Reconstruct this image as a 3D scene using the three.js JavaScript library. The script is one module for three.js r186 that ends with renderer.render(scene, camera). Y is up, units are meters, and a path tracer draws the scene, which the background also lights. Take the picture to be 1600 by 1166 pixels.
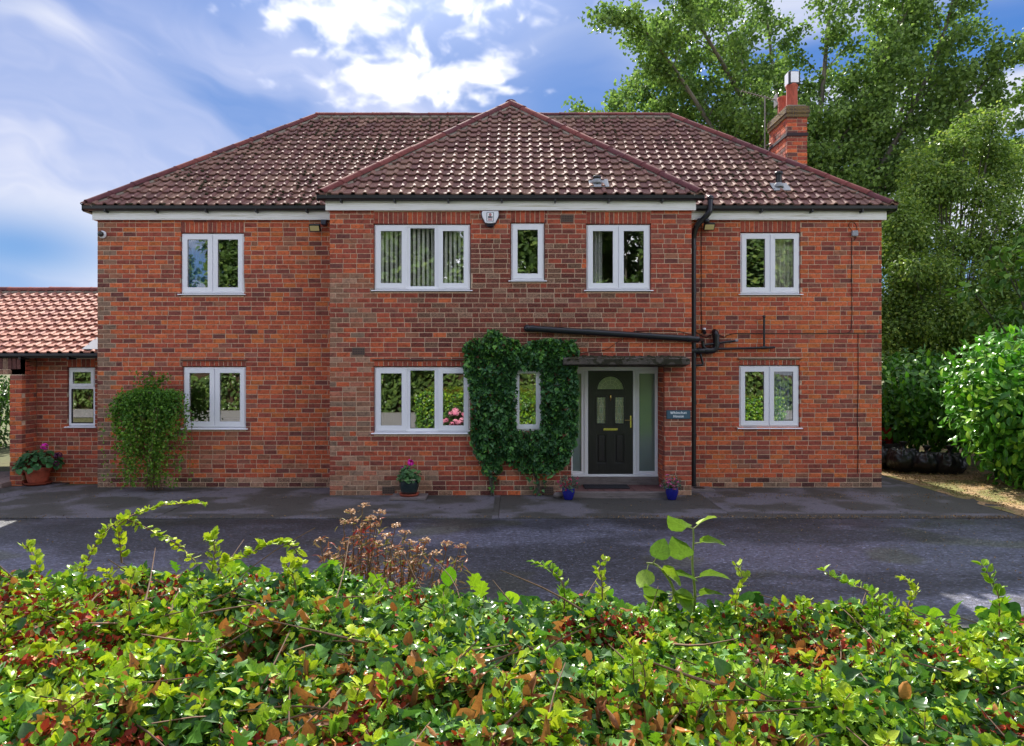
import * as THREE from 'three';
import { mergeGeometries, mergeVertices } from 'three/addons/utils/BufferGeometryUtils.js';
import { RoundedBoxGeometry } from 'three/addons/geometries/RoundedBoxGeometry.js';

// ---------------------------------------------------------------- camera, sky, sun, exposure
const scene = new THREE.Scene();
const F = 1067, HORIZON = 572, EYE = 2.26;               // focal length in photograph pixels, eye height in metres
const camera = new THREE.PerspectiveCamera(2 * Math.atan(583 / F) * 180 / Math.PI, 1600 / 1166, 0.05, 600);
camera.position.set(0, EYE, 0);
camera.lookAt(0, EYE, -10);
camera.setViewOffset(1600, 1166, 0, 583 - HORIZON, 1600, 1166);
camera.updateProjectionMatrix();
scene.add(camera);

const renderer = new THREE.WebGLRenderer({ antialias: true });
renderer.toneMapping = THREE.LinearToneMapping;
const EXPOSURE = 2.2;
renderer.toneMappingExposure = EXPOSURE;
renderer.shadowMap.enabled = true;

const SUN = new THREE.Vector3(-0.18, 1, -1.088).normalize();   // behind the house, grazing the front roof slope
const sun = new THREE.DirectionalLight(new THREE.Color().setRGB(1, 0.95, 0.86), 5.0);
sun.position.copy(SUN).multiplyScalar(80);
sun.castShadow = true;
sun.shadow.radius = 1;
sun.shadow.mapSize.set(4096, 4096);
Object.assign(sun.shadow.camera, { left: -40, right: 40, top: 40, bottom: -40, near: 1, far: 220 });
scene.add(sun, sun.target);

// ---------------------------------------------------------------- random numbers and noise
function RNG(seed) { let a = seed >>> 0; return () => { a = (a + 0x6D2B79F5) | 0; let t = Math.imul(a ^ (a >>> 15), 1 | a); t = (t + Math.imul(t ^ (t >>> 7), 61 | t)) ^ t; return ((t ^ (t >>> 14)) >>> 0) / 4294967296; }; }
const PERM = new Uint8Array(512); { const r = RNG(7); const p = [...Array(256).keys()]; for (let i = 255; i > 0; i--) { const j = Math.floor(r() * (i + 1)); [p[i], p[j]] = [p[j], p[i]]; } for (let i = 0; i < 512; i++) PERM[i] = p[i & 255]; }
const VAL = new Float32Array(256); { const r = RNG(11); for (let i = 0; i < 256; i++) VAL[i] = r(); }
function noise(x, y, z = 0) {                              // smooth value noise, 0..1
  const xi = Math.floor(x), yi = Math.floor(y), zi = Math.floor(z); let u = x - xi, v = y - yi, w = z - zi;
  u = u * u * (3 - 2 * u); v = v * v * (3 - 2 * v); w = w * w * (3 - 2 * w);
  const X = xi & 255, Y = yi & 255, Z = zi & 255, A = PERM[X], B = PERM[(X + 1) & 255];
  const AA = PERM[A + Y], AB = PERM[A + ((Y + 1) & 255)], BA = PERM[B + Y], BB = PERM[B + ((Y + 1) & 255)], Z1 = (Z + 1) & 255;
  const a0 = VAL[PERM[AA + Z]], b0 = VAL[PERM[BA + Z]], c0 = VAL[PERM[AB + Z]], d0 = VAL[PERM[BB + Z]];
  const a1 = VAL[PERM[AA + Z1]], b1 = VAL[PERM[BA + Z1]], c1 = VAL[PERM[AB + Z1]], d1 = VAL[PERM[BB + Z1]];
  const l0 = a0 + u * (b0 - a0), m0 = c0 + u * (d0 - c0), l1 = a1 + u * (b1 - a1), m1 = c1 + u * (d1 - c1);
  const p0 = l0 + v * (m0 - l0), p1 = l1 + v * (m1 - l1);
  return p0 + w * (p1 - p0);
}
function fbm(x, y, z = 0, o = 4) { let s = 0, a = 0.5, n = 0; for (let i = 0; i < o; i++) { s += a * noise(x, y, z); n += a; a *= 0.5; x = x * 2.03 + 5.1; y = y * 2.03 + 1.7; z = z * 2.03 + 3.3; } return s / n; }
const clamp = (x, a = 0, b = 1) => Math.min(b, Math.max(a, x));
const sstep = (a, b, x) => { const t = clamp((x - a) / (b - a)); return t * t * (3 - 2 * t); };
const lerp = (a, b, t) => a + (b - a) * t;

// ---------------------------------------------------------------- the sky: blue air, a streaky high veil and broken cumulus
{
  const W = 4096, H = 2048, data = new Float32Array(W * H * 4);
  const blob = (az, el, a0, e0, ra, re) => { const x = (az - a0) / ra, y = (el - e0) / re; return Math.exp(-(x * x + y * y)); };
  for (let j = 0; j < H; j++) {
    const el = (j + 0.5) / H * Math.PI - Math.PI / 2, ce = Math.cos(el), se = Math.sin(el);
    for (let i = 0; i < W; i++) {
      const k = (j * W + i) * 4; data[k + 3] = 1;
      if (el < -0.06) { data[k] = 0.20; data[k + 1] = 0.21; data[k + 2] = 0.22; continue; }
      const th = (i + 0.5) / W * 2 * Math.PI - Math.PI;   // atan2(z, x)
      const dx = Math.cos(th) * ce, dz = Math.sin(th) * ce, dy = se;
      const az = Math.atan2(dx, -dz);                     // 0 straight ahead, positive to the east
      const up = Math.max(dy, 0);
      const t = Math.pow(clamp(1 - up), 3.4);
      let r = lerp(0.040, 0.30, t), g = lerp(0.180, 0.57, t), b = lerp(0.62, 0.92, t);
      // high veil, drawn out in streaks
      const q = 1 / (up + 0.16), cx = dx * q, cz = dz * q;
      const s1 = cx * 0.80 + cz * 0.60, s2 = -cx * 0.60 + cz * 0.80;
      const wv = fbm(s1 * 0.5 + 3, s2 * 0.5, 1.5, 3) - 0.5;
      const wv2 = fbm(s1 * 2.2 + 8, s2 * 3.2, 6.5, 4) - 0.5, st = fbm(s1 * 0.75 + wv * 1.2 + wv2 * 0.35 + 20, s2 * 4.2 + wv * 3.4 + wv2 * 1.1, 4.0, 7);
      const broad = fbm(s1 * 0.5 + 9, s2 * 0.8 + 4, 8, 3);
      let veil = sstep(0.30, 0.70, st * 0.65 + broad * 0.35) * 0.92;
      const area = clamp(blob(az, el, -0.28, 0.24, 0.36, 0.18) * 2.2 + blob(az, el, -0.60, 0.27, 0.26, 0.13) * 1.6);
      const sa = az * 0.92 - el * 0.39, sv = el * 0.92 + az * 0.39, wb = fbm(sa * 5 + 2, sv * 9 + 5, 3.3, 4) - 0.5;
      const st2 = fbm(sa * 2.2 + wb * 0.9 + 11, sv * 8.5 + wb * 2.2 + 3, 9.1, 7);
      veil = Math.max(veil * (1 - area), clamp(0.74 + 2.3 * (st2 - 0.46)) * area);
      veil *= 1 - 0.97 * blob(az, el, -0.63, 0.140, 0.13, 0.048);
      veil *= 1 - 0.85 * blob(az, el, 0.10, 0.34, 0.12, 0.25);
      veil *= 1 - 0.55 * blob(az, el, -0.40, 0.47, 0.13, 0.06);
      veil *= 1 - 0.45 * blob(az, el, -0.70, 0.42, 0.12, 0.06);
      // broken cumulus
      const warp = fbm(cx * 2.2, cz * 2.2, 2, 3) - 0.5;
      const cn = fbm(cx * 3.4 + warp * 1.3 + 31, cz * 3.4 + warp * 0.9 + 7, 6, 6);
      const wob = fbm(dx * 14 + 3, dy * 22, dz * 14, 3) - 0.5, fine = fbm(dx * 40 + 3 + wob * 3, dy * 62 - wob * 2, dz * 40, 6);
      const A2 = az + wob * 0.10, E2 = el + wob * 0.05;
      let m = sstep(0.34, 0.58, fbm(cx * 0.55 + 50, cz * 0.55 + 11, 3, 3)) * 0.95 * Math.max(sstep(0.8, 1.4, Math.abs(az)), sstep(0.62, 0.85, el));  // extra cumulus added outside the view, to light the house front
      m = Math.max(m, blob(A2, E2, -0.24, 0.465, 0.13, 0.06) * 0.95, blob(A2, E2, -0.165, 0.392, 0.10, 0.034) * 1.1, blob(A2, E2, -0.055, 0.402, 0.08, 0.036) * 1.1, blob(A2, E2, -0.07, 0.485, 0.13, 0.06) * 0.70, blob(A2, E2, 0.045, 0.470, 0.04, 0.07) * 0.55, blob(A2, E2, -0.13, 0.43, 0.14, 0.05) * 0.72);
      const cum = sstep(0.46, 1.06, m * 0.86 + cn * 0.40 + (fine - 0.5) * 1.25 - 0.07);
      veil = clamp(veil, 0, 0.93);
      const c = dx * SUN.x + dy * SUN.y + dz * SUN.z;
      const vw = sstep(0.40, 0.66, lerp(st, st2, area)); r = lerp(r, lerp(0.62, 0.90, vw), veil); g = lerp(g, lerp(0.68, 0.92, vw), veil); b = lerp(b, lerp(0.95, 1.02, vw), veil);
      const cw = (0.80 + 0.34 * fine) * (1.12 + 1.65 * (1 - c));   // clouds away from the sun boosted to brighten the house front
      r = lerp(r, 1.0 * cw, cum); g = lerp(g, 1.0 * cw, cum); b = lerp(b, 1.07 * cw, cum);
      const hz = Math.exp(-Math.max(el, 0) / 0.045) * 0.6;
      r = lerp(r, 0.66, hz); g = lerp(g, 0.74, hz); b = lerp(b, 0.90, hz);
      r /= EXPOSURE; g /= EXPOSURE; b /= EXPOSURE;
      // brighter air round the sun
      const gl = Math.pow(Math.max(c, 0), 60) * 1.2 + Math.pow(Math.max(c, 0), 9) * 0.05;
      data[k] = r + gl; data[k + 1] = g + gl * 0.97; data[k + 2] = b + gl * 0.9;
    }
  }
  const sky = new THREE.DataTexture(data, W, H, THREE.RGBAFormat, THREE.FloatType);
  sky.mapping = THREE.EquirectangularReflectionMapping; sky.magFilter = THREE.LinearFilter; sky.minFilter = THREE.LinearFilter; sky.needsUpdate = true;
  scene.background = sky; scene.environment = sky;
}

// ---------------------------------------------------------------- helpers: positions, groups, meshes, textures, materials
const V = (x, y, z) => new THREE.Vector3(x, y, z);
const atX = (px, d) => (px - 800) / F * d;                // metres across at distance d
const atY = (py, d) => EYE - (py - HORIZON) / F * d;      // metres up at distance d
const P = (px, py, d) => V(atX(px, d), atY(py, d), -d);
const used = {};
const numbered = (n) => { used[n] = (used[n] ?? -1) + 1; return used[n] ? `${n}_${String(used[n]).padStart(3, '0')}` : n; };
const BASE = new Map();                                    // world position of each group
function thing(name, label, category, base = V(0, 0, 0), group) {
  const o = new THREE.Group(); o.name = numbered(name); o.position.copy(base); BASE.set(o, base.clone());
  o.userData.label = label; o.userData.category = category; if (group) o.userData.group = group;
  scene.add(o); return o;
}
function sub(name, parent, base) { const o = new THREE.Group(); o.name = name; const pb = BASE.get(parent); const b = base ?? pb.clone(); o.position.copy(b).sub(pb); BASE.set(o, b); parent.add(o); return o; }
function part(name, geo, mat, parent, kind) {              // geometry in world coordinates
  const m = new THREE.Mesh(Array.isArray(geo) ? merge(geo) : geo, mat); m.name = name;
  const b = BASE.get(parent); m.position.copy(b).negate(); BASE.set(m, V(0, 0, 0)); parent.add(m);
  if (kind) m.userData.kind = kind; return m;
}
function whole(name, geo, mat, label, category, group) { const m = new THREE.Mesh(Array.isArray(geo) ? merge(geo) : geo, mat); m.name = numbered(name); m.userData = { label, category }; if (group) m.userData.group = group; BASE.set(m, V(0, 0, 0)); scene.add(m); return m; }
function structure(name, geo, mat) { const m = new THREE.Mesh(Array.isArray(geo) ? merge(geo) : geo, mat); m.name = name; m.userData.kind = 'structure'; BASE.set(m, V(0, 0, 0)); scene.add(m); return m; }
function merge(list) {
  const l = list.map((g) => { const q = g.index ? g.toNonIndexed() : g; for (const k of Object.keys(q.attributes)) if (!['position', 'normal', 'uv', 'color'].includes(k)) q.deleteAttribute(k); if (!q.attributes.uv) q.setAttribute('uv', new THREE.BufferAttribute(new Float32Array(q.attributes.position.count * 2), 2)); return q; });
  const col = l.some((g) => g.attributes.color); if (col) for (const g of l) if (!g.attributes.color) g.setAttribute('color', new THREE.BufferAttribute(new Float32Array(g.attributes.position.count * 3).fill(1), 3));
  return l.length === 1 ? l[0] : mergeGeometries(l);
}
function box(x0, x1, y0, y1, z0, z1) { const g = new THREE.BoxGeometry(x1 - x0, y1 - y0, z1 - z0); g.translate((x0 + x1) / 2, (y0 + y1) / 2, (z0 + z1) / 2); return g; }
function rbox(x0, x1, y0, y1, z0, z1, r = 0.006, s = 2) { const g = new RoundedBoxGeometry(x1 - x0, y1 - y0, z1 - z0, s, r); g.translate((x0 + x1) / 2, (y0 + y1) / 2, (z0 + z1) / 2); return g; }
function rod(a, b, r0, r1 = r0, seg = 8) { const d = b.clone().sub(a), g = new THREE.CylinderGeometry(r1, r0, d.length(), seg, 1); g.translate(0, d.length() / 2, 0); g.applyQuaternion(new THREE.Quaternion().setFromUnitVectors(V(0, 1, 0), d.normalize())); g.translate(a.x, a.y, a.z); return g; }
function pipe(pts, r, bend = r * 2.2, seg = 10) {
  const path = new THREE.CurvePath(); let last = pts[0];
  for (let i = 1; i < pts.length; i++) {
    if (i < pts.length - 1) { const a = pts[i].clone().add(last.clone().sub(pts[i]).setLength(bend)), b = pts[i].clone().add(pts[i + 1].clone().sub(pts[i]).setLength(bend)); path.add(new THREE.LineCurve3(last, a)); path.add(new THREE.QuadraticBezierCurve3(a, pts[i], b)); last = b; } else path.add(new THREE.LineCurve3(last, pts[i]));
  }
  return new THREE.TubeGeometry(path, Math.max(6, (pts.length - 1) * 12), r, seg, false);
}
function stemTube(pts, r0, r1, seg = 6, n = 10) {          // tapered tube through points
  const c = new THREE.CatmullRomCurve3(pts), g = new THREE.TubeGeometry(c, n, 1, seg, false), p = g.attributes.position;
  for (let i = 0; i <= n; i++) { const q = c.getPointAt(i / n), r = lerp(r0, r1, i / n); for (let j = 0; j <= seg; j++) { const k = i * (seg + 1) + j; p.setXYZ(k, q.x + (p.getX(k) - q.x) * r, q.y + (p.getY(k) - q.y) * r, q.z + (p.getZ(k) - q.z) * r); } }
  g.computeVertexNormals(); return g;
}
function lathe(pts, c, seg = 28) { const g = new THREE.LatheGeometry(pts.map(([r, y]) => new THREE.Vector2(r, y)), seg); g.translate(c.x, c.y, c.z); return g; }
function texture(w, h, f, srgb = true, rep) {
  const d = new Uint8Array(w * h * 4);
  for (let j = 0; j < h; j++) for (let i = 0; i < w; i++) { const c = f(i / w, j / h, i, j), k = (j * w + i) * 4; if (typeof c === 'number') d[k] = d[k + 1] = d[k + 2] = clamp(c) * 255; else { d[k] = clamp(c[0]) * 255; d[k + 1] = clamp(c[1]) * 255; d[k + 2] = clamp(c[2]) * 255; } d[k + 3] = 255; }
  const t = new THREE.DataTexture(d, w, h); if (srgb) t.colorSpace = THREE.SRGBColorSpace; t.wrapS = t.wrapT = THREE.RepeatWrapping; t.magFilter = THREE.LinearFilter; t.minFilter = THREE.LinearMipmapLinearFilter; t.generateMipmaps = true; if (rep) t.repeat.set(rep[0], rep[1] ?? rep[0]); t.needsUpdate = true; return t;
}
// noise that repeats over the unit square
function tnoise(u, v, f, o = 4, s = 0) { let r = 0, a = 0.5, n = 0; for (let k = 0; k < o; k++) { const U = u * f, Vv = v * f, iu = Math.floor(U), iv = Math.floor(Vv); let x = U - iu, y = Vv - iv; x = x * x * (3 - 2 * x); y = y * y * (3 - 2 * y); const h = (i, j) => VAL[PERM[(PERM[(((i % f) + f) % f + s * 17) & 255] + (((j % f) + f) % f) + k * 31) & 255]]; const p = lerp(h(iu, iv), h(iu + 1, iv), x), q = lerp(h(iu, iv + 1), h(iu + 1, iv + 1), x); r += a * lerp(p, q, y); n += a; a *= 0.55; f *= 2; } return r / n; }
const S = (r, g, b) => new THREE.Color().setRGB(r / 255, g / 255, b / 255, THREE.SRGBColorSpace);
const std = (o) => new THREE.MeshStandardMaterial(o);
const phys = (o) => new THREE.MeshPhysicalMaterial(o);
const bumpTex = texture(512, 512, (u, v) => 0.55 * tnoise(u, v, 16, 5, 1) + 0.45 * tnoise(u, v, 96, 3, 2), false);
const rep = (t, x, y = x) => { const c = t.clone(); c.repeat.set(x, y); c.needsUpdate = true; return c; };
const M = {};
M.white = std({ color: S(236, 236, 242), roughness: 0.32, bumpMap: rep(bumpTex, 1.3), bumpScale: 0.0004 });
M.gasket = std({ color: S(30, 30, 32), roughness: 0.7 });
M.fascia = std({ color: S(242, 240, 238), roughness: 0.5, map: texture(512, 128, (u, v) => { const d = sstep(0.60, 0.78, tnoise(u, v, 10, 4, 3)) * 0.22 + sstep(0.66, 0.8, tnoise(u, v, 40, 3, 5)) * 0.2; return [1 - d, 1 - d * 1.1, 1 - d * 1.5]; }, true, [0.35, 1]) });
M.black = std({ color: S(24, 24, 28), roughness: 0.38 });
M.blackPipe = std({ color: S(26, 27, 34), roughness: 0.3 });
M.glass = phys({ color: 0xffffff, transmission: 1, thickness: 0, roughness: 0.0, ior: 2.5 });
M.frost = phys({ color: S(150, 172, 168), transmission: 0.55, thickness: 0, roughness: 0.12, ior: 2.0 });
M.paint = std({ color: S(196, 186, 166), roughness: 0.9 });
M.dark = std({ color: S(52, 46, 42), roughness: 0.95 });
M.brass = std({ color: S(214, 186, 120), roughness: 0.2, metalness: 1 });
M.chrome = std({ color: S(200, 200, 200), roughness: 0.2, metalness: 1 });
M.lead = std({ color: S(150, 153, 158), roughness: 0.55, metalness: 0.2 });
// ---------------------------------------------------------------- ground, drive, paving
function sheet(x0, x1, z0, z1, y, nx = 1, nz = 1) { const g = new THREE.PlaneGeometry(x1 - x0, z1 - z0, nx, nz); g.rotateX(-Math.PI / 2); g.translate((x0 + x1) / 2, y, (z0 + z1) / 2); const p = g.attributes.position, u = g.attributes.uv; for (let i = 0; i < p.count; i++) u.setXY(i, p.getX(i), -p.getZ(i)); return g; }
{
  M.soil = std({ color: 0xffffff, roughness: 1, map: texture(512, 512, (u, v) => { const n = tnoise(u, v, 8, 5, 4), f = tnoise(u, v, 90, 2, 6), k = 0.75 + 0.4 * f; return [lerp(0.30, 0.40, n) * k, lerp(0.34, 0.36, n) * k, lerp(0.17, 0.22, n) * k]; }, true, [0.25]) });
  structure('ground', sheet(-250, 250, -300, 120, -0.02), M.soil);
  const X0 = -16, X1 = 12, Z0 = -10.3, Z1 = -2.9;
  const stain = (x, z) => 0.75 * fbm(x * 0.30 + 5, z * 1.1 + 3, 2, 6) + 0.25 * fbm(x * 2.4, z * 4.4, 7, 4);
  const asph = (u, v) => { const x = X0 + u * (X1 - X0), z = Z1 + v * (Z0 - Z1); const s = stain(x, -z), d = sstep(0.40, 0.58, s); const f = noise(u * 900, v * 330) * 0.5 + noise(u * 2100, v * 700, 4) * 0.5; const moss = sstep(0.60, 0.72, fbm(x * 1.1 + 30, z * 1.5, 5, 4)) * 0.6; const chip = sstep(0.74, 0.84, noise(u * 1300, v * 420, 21)) * 0.55, edge = sstep(0.9, 0.2, Math.abs(z + 9.9) + 1.2 * (fbm(x * 2.2, z * 3, 4, 4) - 0.35)); const k = ((0.62 + 0.80 * f) * lerp(0.58, 1.0, d) + chip) * (1 - 0.35 * edge); return [0.335 * k * (1 - 0.1 * moss), 0.338 * k * (1 - 0.08 * moss), 0.395 * k * (1 - 0.35 * moss)]; };
  const rough = (u, v) => { const x = X0 + u * (X1 - X0), z = Z1 + v * (Z0 - Z1); return lerp(0.60, 0.44, sstep(0.42, 0.60, stain(x, -z))) + 0.22 * (noise(u * 900, v * 330, 9) - 0.5); };
  const g = sheet(X0, X1, Z0, Z1, 0.0, 1, 1); const uv = g.attributes.uv, p = g.attributes.position; for (let i = 0; i < p.count; i++) uv.setXY(i, (p.getX(i) - X0) / (X1 - X0), (p.getZ(i) - Z1) / (Z0 - Z1));
  M.asphalt = std({ color: 0xffffff, map: texture(2048, 1024, asph), roughness: 1, roughnessMap: texture(1024, 512, rough, false), bumpMap: rep(bumpTex, 40, 10), bumpScale: 0.010 });
  structure('driveway', g, M.asphalt);
  // the gateway and the road beyond the hedge
  M.road = std({ color: S(150, 148, 146), roughness: 0.85, map: texture(512, 512, (u, v) => 0.72 + 0.3 * tnoise(u, v, 40, 4, 3), true, [0.5]), bumpMap: rep(bumpTex, 1), bumpScale: 0.004 });
  structure('gateway_drive', sheet(-14, -3.3, -2.9, 3.4, 0.002), M.road);
  structure('road', sheet(-60, 60, 3.4, 9.2, 0.006), M.road);
  // concrete apron along the house, cast in bays
  const conc = (s) => std({ color: 0xffffff, roughness: 0.72, bumpMap: rep(bumpTex, 1), bumpScale: 0.003, map: texture(1024, 512, (u, v) => { const n = fbm(u * 9 + s * 7, v * 5 + s, s, 5), f = noise(u * 420, v * 210, s); const d = sstep(0.42, 0.62, n), sp = sstep(0.70, 0.80, fbm(u * 46 + s, v * 26, 3, 3)); const k = 1.08 * lerp(0.66, 1.0, d) * (0.85 + 0.3 * f) * (1 - 0.3 * sp); return [0.345 * k, 0.335 * k, 0.365 * k * (1 - 0.12 * (1 - d))]; }) });
  const bays = [[-16, -8.55], [-8.547, -5.3], [-5.297, -0.2], [-0.197, 3.3], [3.303, 7.9]];
  const ap = sub('concrete_apron', scene_root('apron'), V(0, 0, 0));
  bays.forEach(([a, b], i) => { const zf = -10.1, zb = i === 0 ? -13.4 : -12.9, gg = rbox(a, b, -0.08, 0.012 + 0.004 * (i % 2), zb, zf, 0.008); const q = gg.attributes.position, w = gg.attributes.uv; for (let k = 0; k < q.count; k++) w.setXY(k, (q.getX(k) - a) / 5, (q.getZ(k) - zb) / 2.5); const m = part('concrete_bay', gg, conc(i + 1), ap); });
  // drainage strip between apron and drive
  
  M.gravel = std({ color: 0xffffff, roughness: 1, bumpMap: rep(bumpTex, 2.2), bumpScale: 0.02, map: texture(1024, 1024, (u, v) => { const n = tnoise(u, v, 6, 4, 7), f = tnoise(u, v, 110, 3, 8), m = sstep(0.5, 0.66, n); const k = 0.72 + 0.5 * f; return [lerp(0.64, 0.48, m) * k, lerp(0.53, 0.47, m) * k, lerp(0.38, 0.26, m) * k]; }, true, [0.33]) });
  const ga = sheet(7.6, 11.5, -24, -7.5, 0.006, 30, 80), gp = ga.attributes.position; for (let i = 0; i < gp.count; i++) gp.setY(i, 0.006 + 0.02 * fbm(gp.getX(i) * 3, gp.getZ(i) * 3, 2, 3) + Math.max(0, gp.getX(i) - 8.2) * 0.06); ga.computeVertexNormals();
  structure('gravel_path', ga, M.gravel);
  structure('side_paving', sheet(6.8, 7.62, -19, -12.9, 0.01), conc(9));
}
function scene_root() { const o = new THREE.Group(); o.name = 'paving'; o.userData.kind = 'structure'; BASE.set(o, V(0, 0, 0)); scene.add(o); return o; }

// ---------------------------------------------------------------- bricks
const COURSE = 0.0858, STRETCH = 0.237, JOINT = 0.012;
const TONES = [[216, 110, 68], [202, 97, 63], [188, 89, 65], [174, 81, 63], [160, 77, 64], [148, 73, 62], [134, 71, 64], [118, 67, 64], [106, 67, 66], [162, 105, 84], [148, 111, 94], [182, 113, 94], [210, 114, 62], [140, 115, 102], [178, 139, 122], [154, 93, 82]];
const TCOL = TONES.map(([r, g, b]) => S(lerp(r, 170, 0.08), lerp(g, 88, 0.08), lerp(b, 62, 0.08) * 0.95));
const grain = texture(512, 512, (u, v) => { const a = tnoise(u, v, 12, 5, 2), b = tnoise(u, v, 70, 3, 9), pit = sstep(0.70, 0.8, b) * 0.35; const sm = sstep(0.60, 0.74, tnoise(u, v, 22, 4, 12)) * 0.22, k = 0.66 + 0.56 * a - pit + sm; return [k, k * (0.97 + 0.05 * b), k * (0.95 + 0.08 * b)]; });
const scarTex = texture(512, 512, (u, v) => { const a = tnoise(u, v, 12, 5, 2), b = tnoise(u, v, 60, 3, 9); const w = sstep(0.54, 0.66, b), d = sstep(0.44, 0.34, b); return [lerp(0.72 + 0.2 * a, 0.98, w) * (1 - 0.5 * d), lerp(0.70 + 0.2 * a, 1.0, w) * (1 - 0.5 * d), lerp(0.70 + 0.2 * a, 1.0, w) * (1 - 0.5 * d)]; });
M.brick = std({ color: 0xffffff, vertexColors: true, roughness: 0.88, map: rep(grain, 2.2), bumpMap: rep(bumpTex, 4), bumpScale: 0.003 });
M.scar = std({ color: 0xffffff, vertexColors: true, roughness: 0.92, map: rep(scarTex, 2.6), bumpMap: rep(bumpTex, 5), bumpScale: 0.003 });
const toneMat = TCOL.map((c) => std({ color: c, roughness: 0.88, map: M.brick.map, bumpMap: M.brick.bumpMap, bumpScale: 0.003 }));
M.mortar = std({ color: S(220, 192, 170), roughness: 1, map: rep(texture(256, 256, (u, v) => { const k = 0.74 + 0.4 * tnoise(u, v, 20, 4, 6); return [k, k * 0.98, k * 0.95]; }), 3), bumpMap: rep(bumpTex, 6), bumpScale: 0.004 });

const rb = RNG(101);
const mixes = {
  bay: [0, 1, 1, 2, 2, 2, 3, 3, 3, 4, 4, 4, 5, 5, 6, 15, 15, 9, 7],
  wing: [0, 0, 0, 1, 1, 1, 1, 2, 2, 2, 3, 3, 4, 4, 5, 5, 6, 7, 12, 12, 15, 9],
  
  chimney: [0, 1, 2, 3, 4, 6, 7, 8],
  soldier: [2, 3, 3, 4, 4, 4, 5, 5, 6, 1],
};
const pick = (a, r = rb) => a[Math.floor(r() * a.length)];
// one brick: a chamfered block in wall coordinates (x along, y up, z out)
function brickBlock(out, x0, x1, y0, y1, frame, tone, jit, deep = 0.1) {
  const c = 0.0035, o = (rb() - 0.5) * 0.004, j = () => (rb() - 0.5) * 0.0022;
  const f = [[x0 + c + j(), y0 + c + j(), o], [x1 - c + j(), y0 + c + j(), o + j()], [x1 - c + j(), y1 - c + j(), o + j()], [x0 + c + j(), y1 - c + j(), o]];
  const r = [[x0, y0, o - c], [x1, y0, o - c], [x1, y1, o - c], [x0, y1, o - c]], b = r.map((p) => [p[0], p[1], -deep]);
  const quads = [[f[0], f[1], f[2], f[3]]];
  for (let i = 0; i < 4; i++) { const k = (i + 1) % 4; quads.push([r[i], r[k], f[k], f[i]], [b[i], b[k], r[k], r[i]]); }
  const ou = rb() * 7, ov = rb() * 7;
  for (const q of quads) for (const i of [0, 1, 2, 0, 2, 3]) { const p = q[i]; out.p.push(frame.o.x + frame.u.x * p[0] + frame.n.x * p[2], frame.o.y + p[1], frame.o.z + frame.u.z * p[0] + frame.n.z * p[2]); out.t.push(p[0] + p[2] + ou, p[1] + p[2] + ov); out.c.push(tone.r * jit, tone.g * jit, tone.b * jit); }
}
const sink = () => ({ p: [], t: [], c: [] });
function sinkGeo(s, color = true) { const g = new THREE.BufferGeometry(); g.setAttribute('position', new THREE.Float32BufferAttribute(s.p, 3)); g.setAttribute('uv', new THREE.Float32BufferAttribute(s.t, 2)); if (color) g.setAttribute('color', new THREE.Float32BufferAttribute(s.c, 3)); g.computeVertexNormals(); return g; }
// lay a wall: returns bricks as {x0,x1,y0,y1,tone,scar}; holes are openings; heads are soldier or rowlock rows over openings
function lay(L, H, holes, opts = {}) {
  const list = [], y00 = opts.y0 ?? 0, blocks = [...holes];
  for (const h of holes) if (h.head) { blocks.push({ x0: h.x0, x1: h.x1, y0: h.y1, y1: h.y1 + h.head }); const n = Math.round((h.x1 - h.x0) / 0.083), w = (h.x1 - h.x0) / n; for (let i = 0; i < n; i++) list.push({ x0: h.x0 + i * w + JOINT / 2, x1: h.x0 + (i + 1) * w - JOINT / 2, y0: h.y1 + 0.004, y1: h.y1 + h.head - JOINT, soldier: true, tone: pick(mixes.soldier) }); }
  let row = 0;
  for (let y = y00; y < H - 0.02; y += COURSE, row++) {
    const yt = Math.min(y + COURSE - JOINT, H), ym = (y + yt) / 2;
    const spans = [[0, L]];
    for (const b of blocks) if (ym > b.y0 && ym < b.y1) for (let i = spans.length - 1; i >= 0; i--) { const [s, e] = spans[i]; if (b.x1 <= s || b.x0 >= e) continue; spans.splice(i, 1); if (b.x0 - s > 0.02) spans.push([s, b.x0]); if (e - b.x1 > 0.02) spans.push([b.x1, e]); }
    let x = row % 2 ? -STRETCH * 0.5 : 0; x += (rb() - 0.5) * 0.02;
    while (x < L) {
      const head = rb() < 0.07, w = head ? STRETCH * 0.5 : STRETCH * (1 + (rb() - 0.5) * 0.03), x1 = x + w - JOINT;
      for (const [s, e] of spans) { let a = Math.max(x, s), b = Math.min(x1, e); if (b - a > 0.03) list.push({ x0: a, x1: b, y0: y, y1: yt, full: b - a > 0.2 }); else if (b - a > 0.005 && list.length && !list[list.length - 1].soldier && b < x1) list[list.length - 1].x1 = b; }
      x += w;
    }
  }
  for (const k of list) { const q = opts.tone ? opts.tone((k.x0 + k.x1) / 2, (k.y0 + k.y1) / 2, k) : null; if (q && q.scar) k.scar = true; k.tone = k.soldier ? k.tone : (q?.tone ?? pick(mixes[opts.mix ?? 'bay'])); k.jit = 0.90 + 0.20 * rb(); }
  return list;
}
const pool = [];                                           // bricks large in view, to be made as single parts
function wall(list, frame, plain, scar, single) {
  for (const b of list) { if (single && b.full && !b.scar) pool.push({ b, frame, parent: single }); else brickBlock(b.scar ? scar : plain, b.x0, b.x1, b.y0, b.y1, frame, TCOL[b.tone], b.jit); }
}
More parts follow.
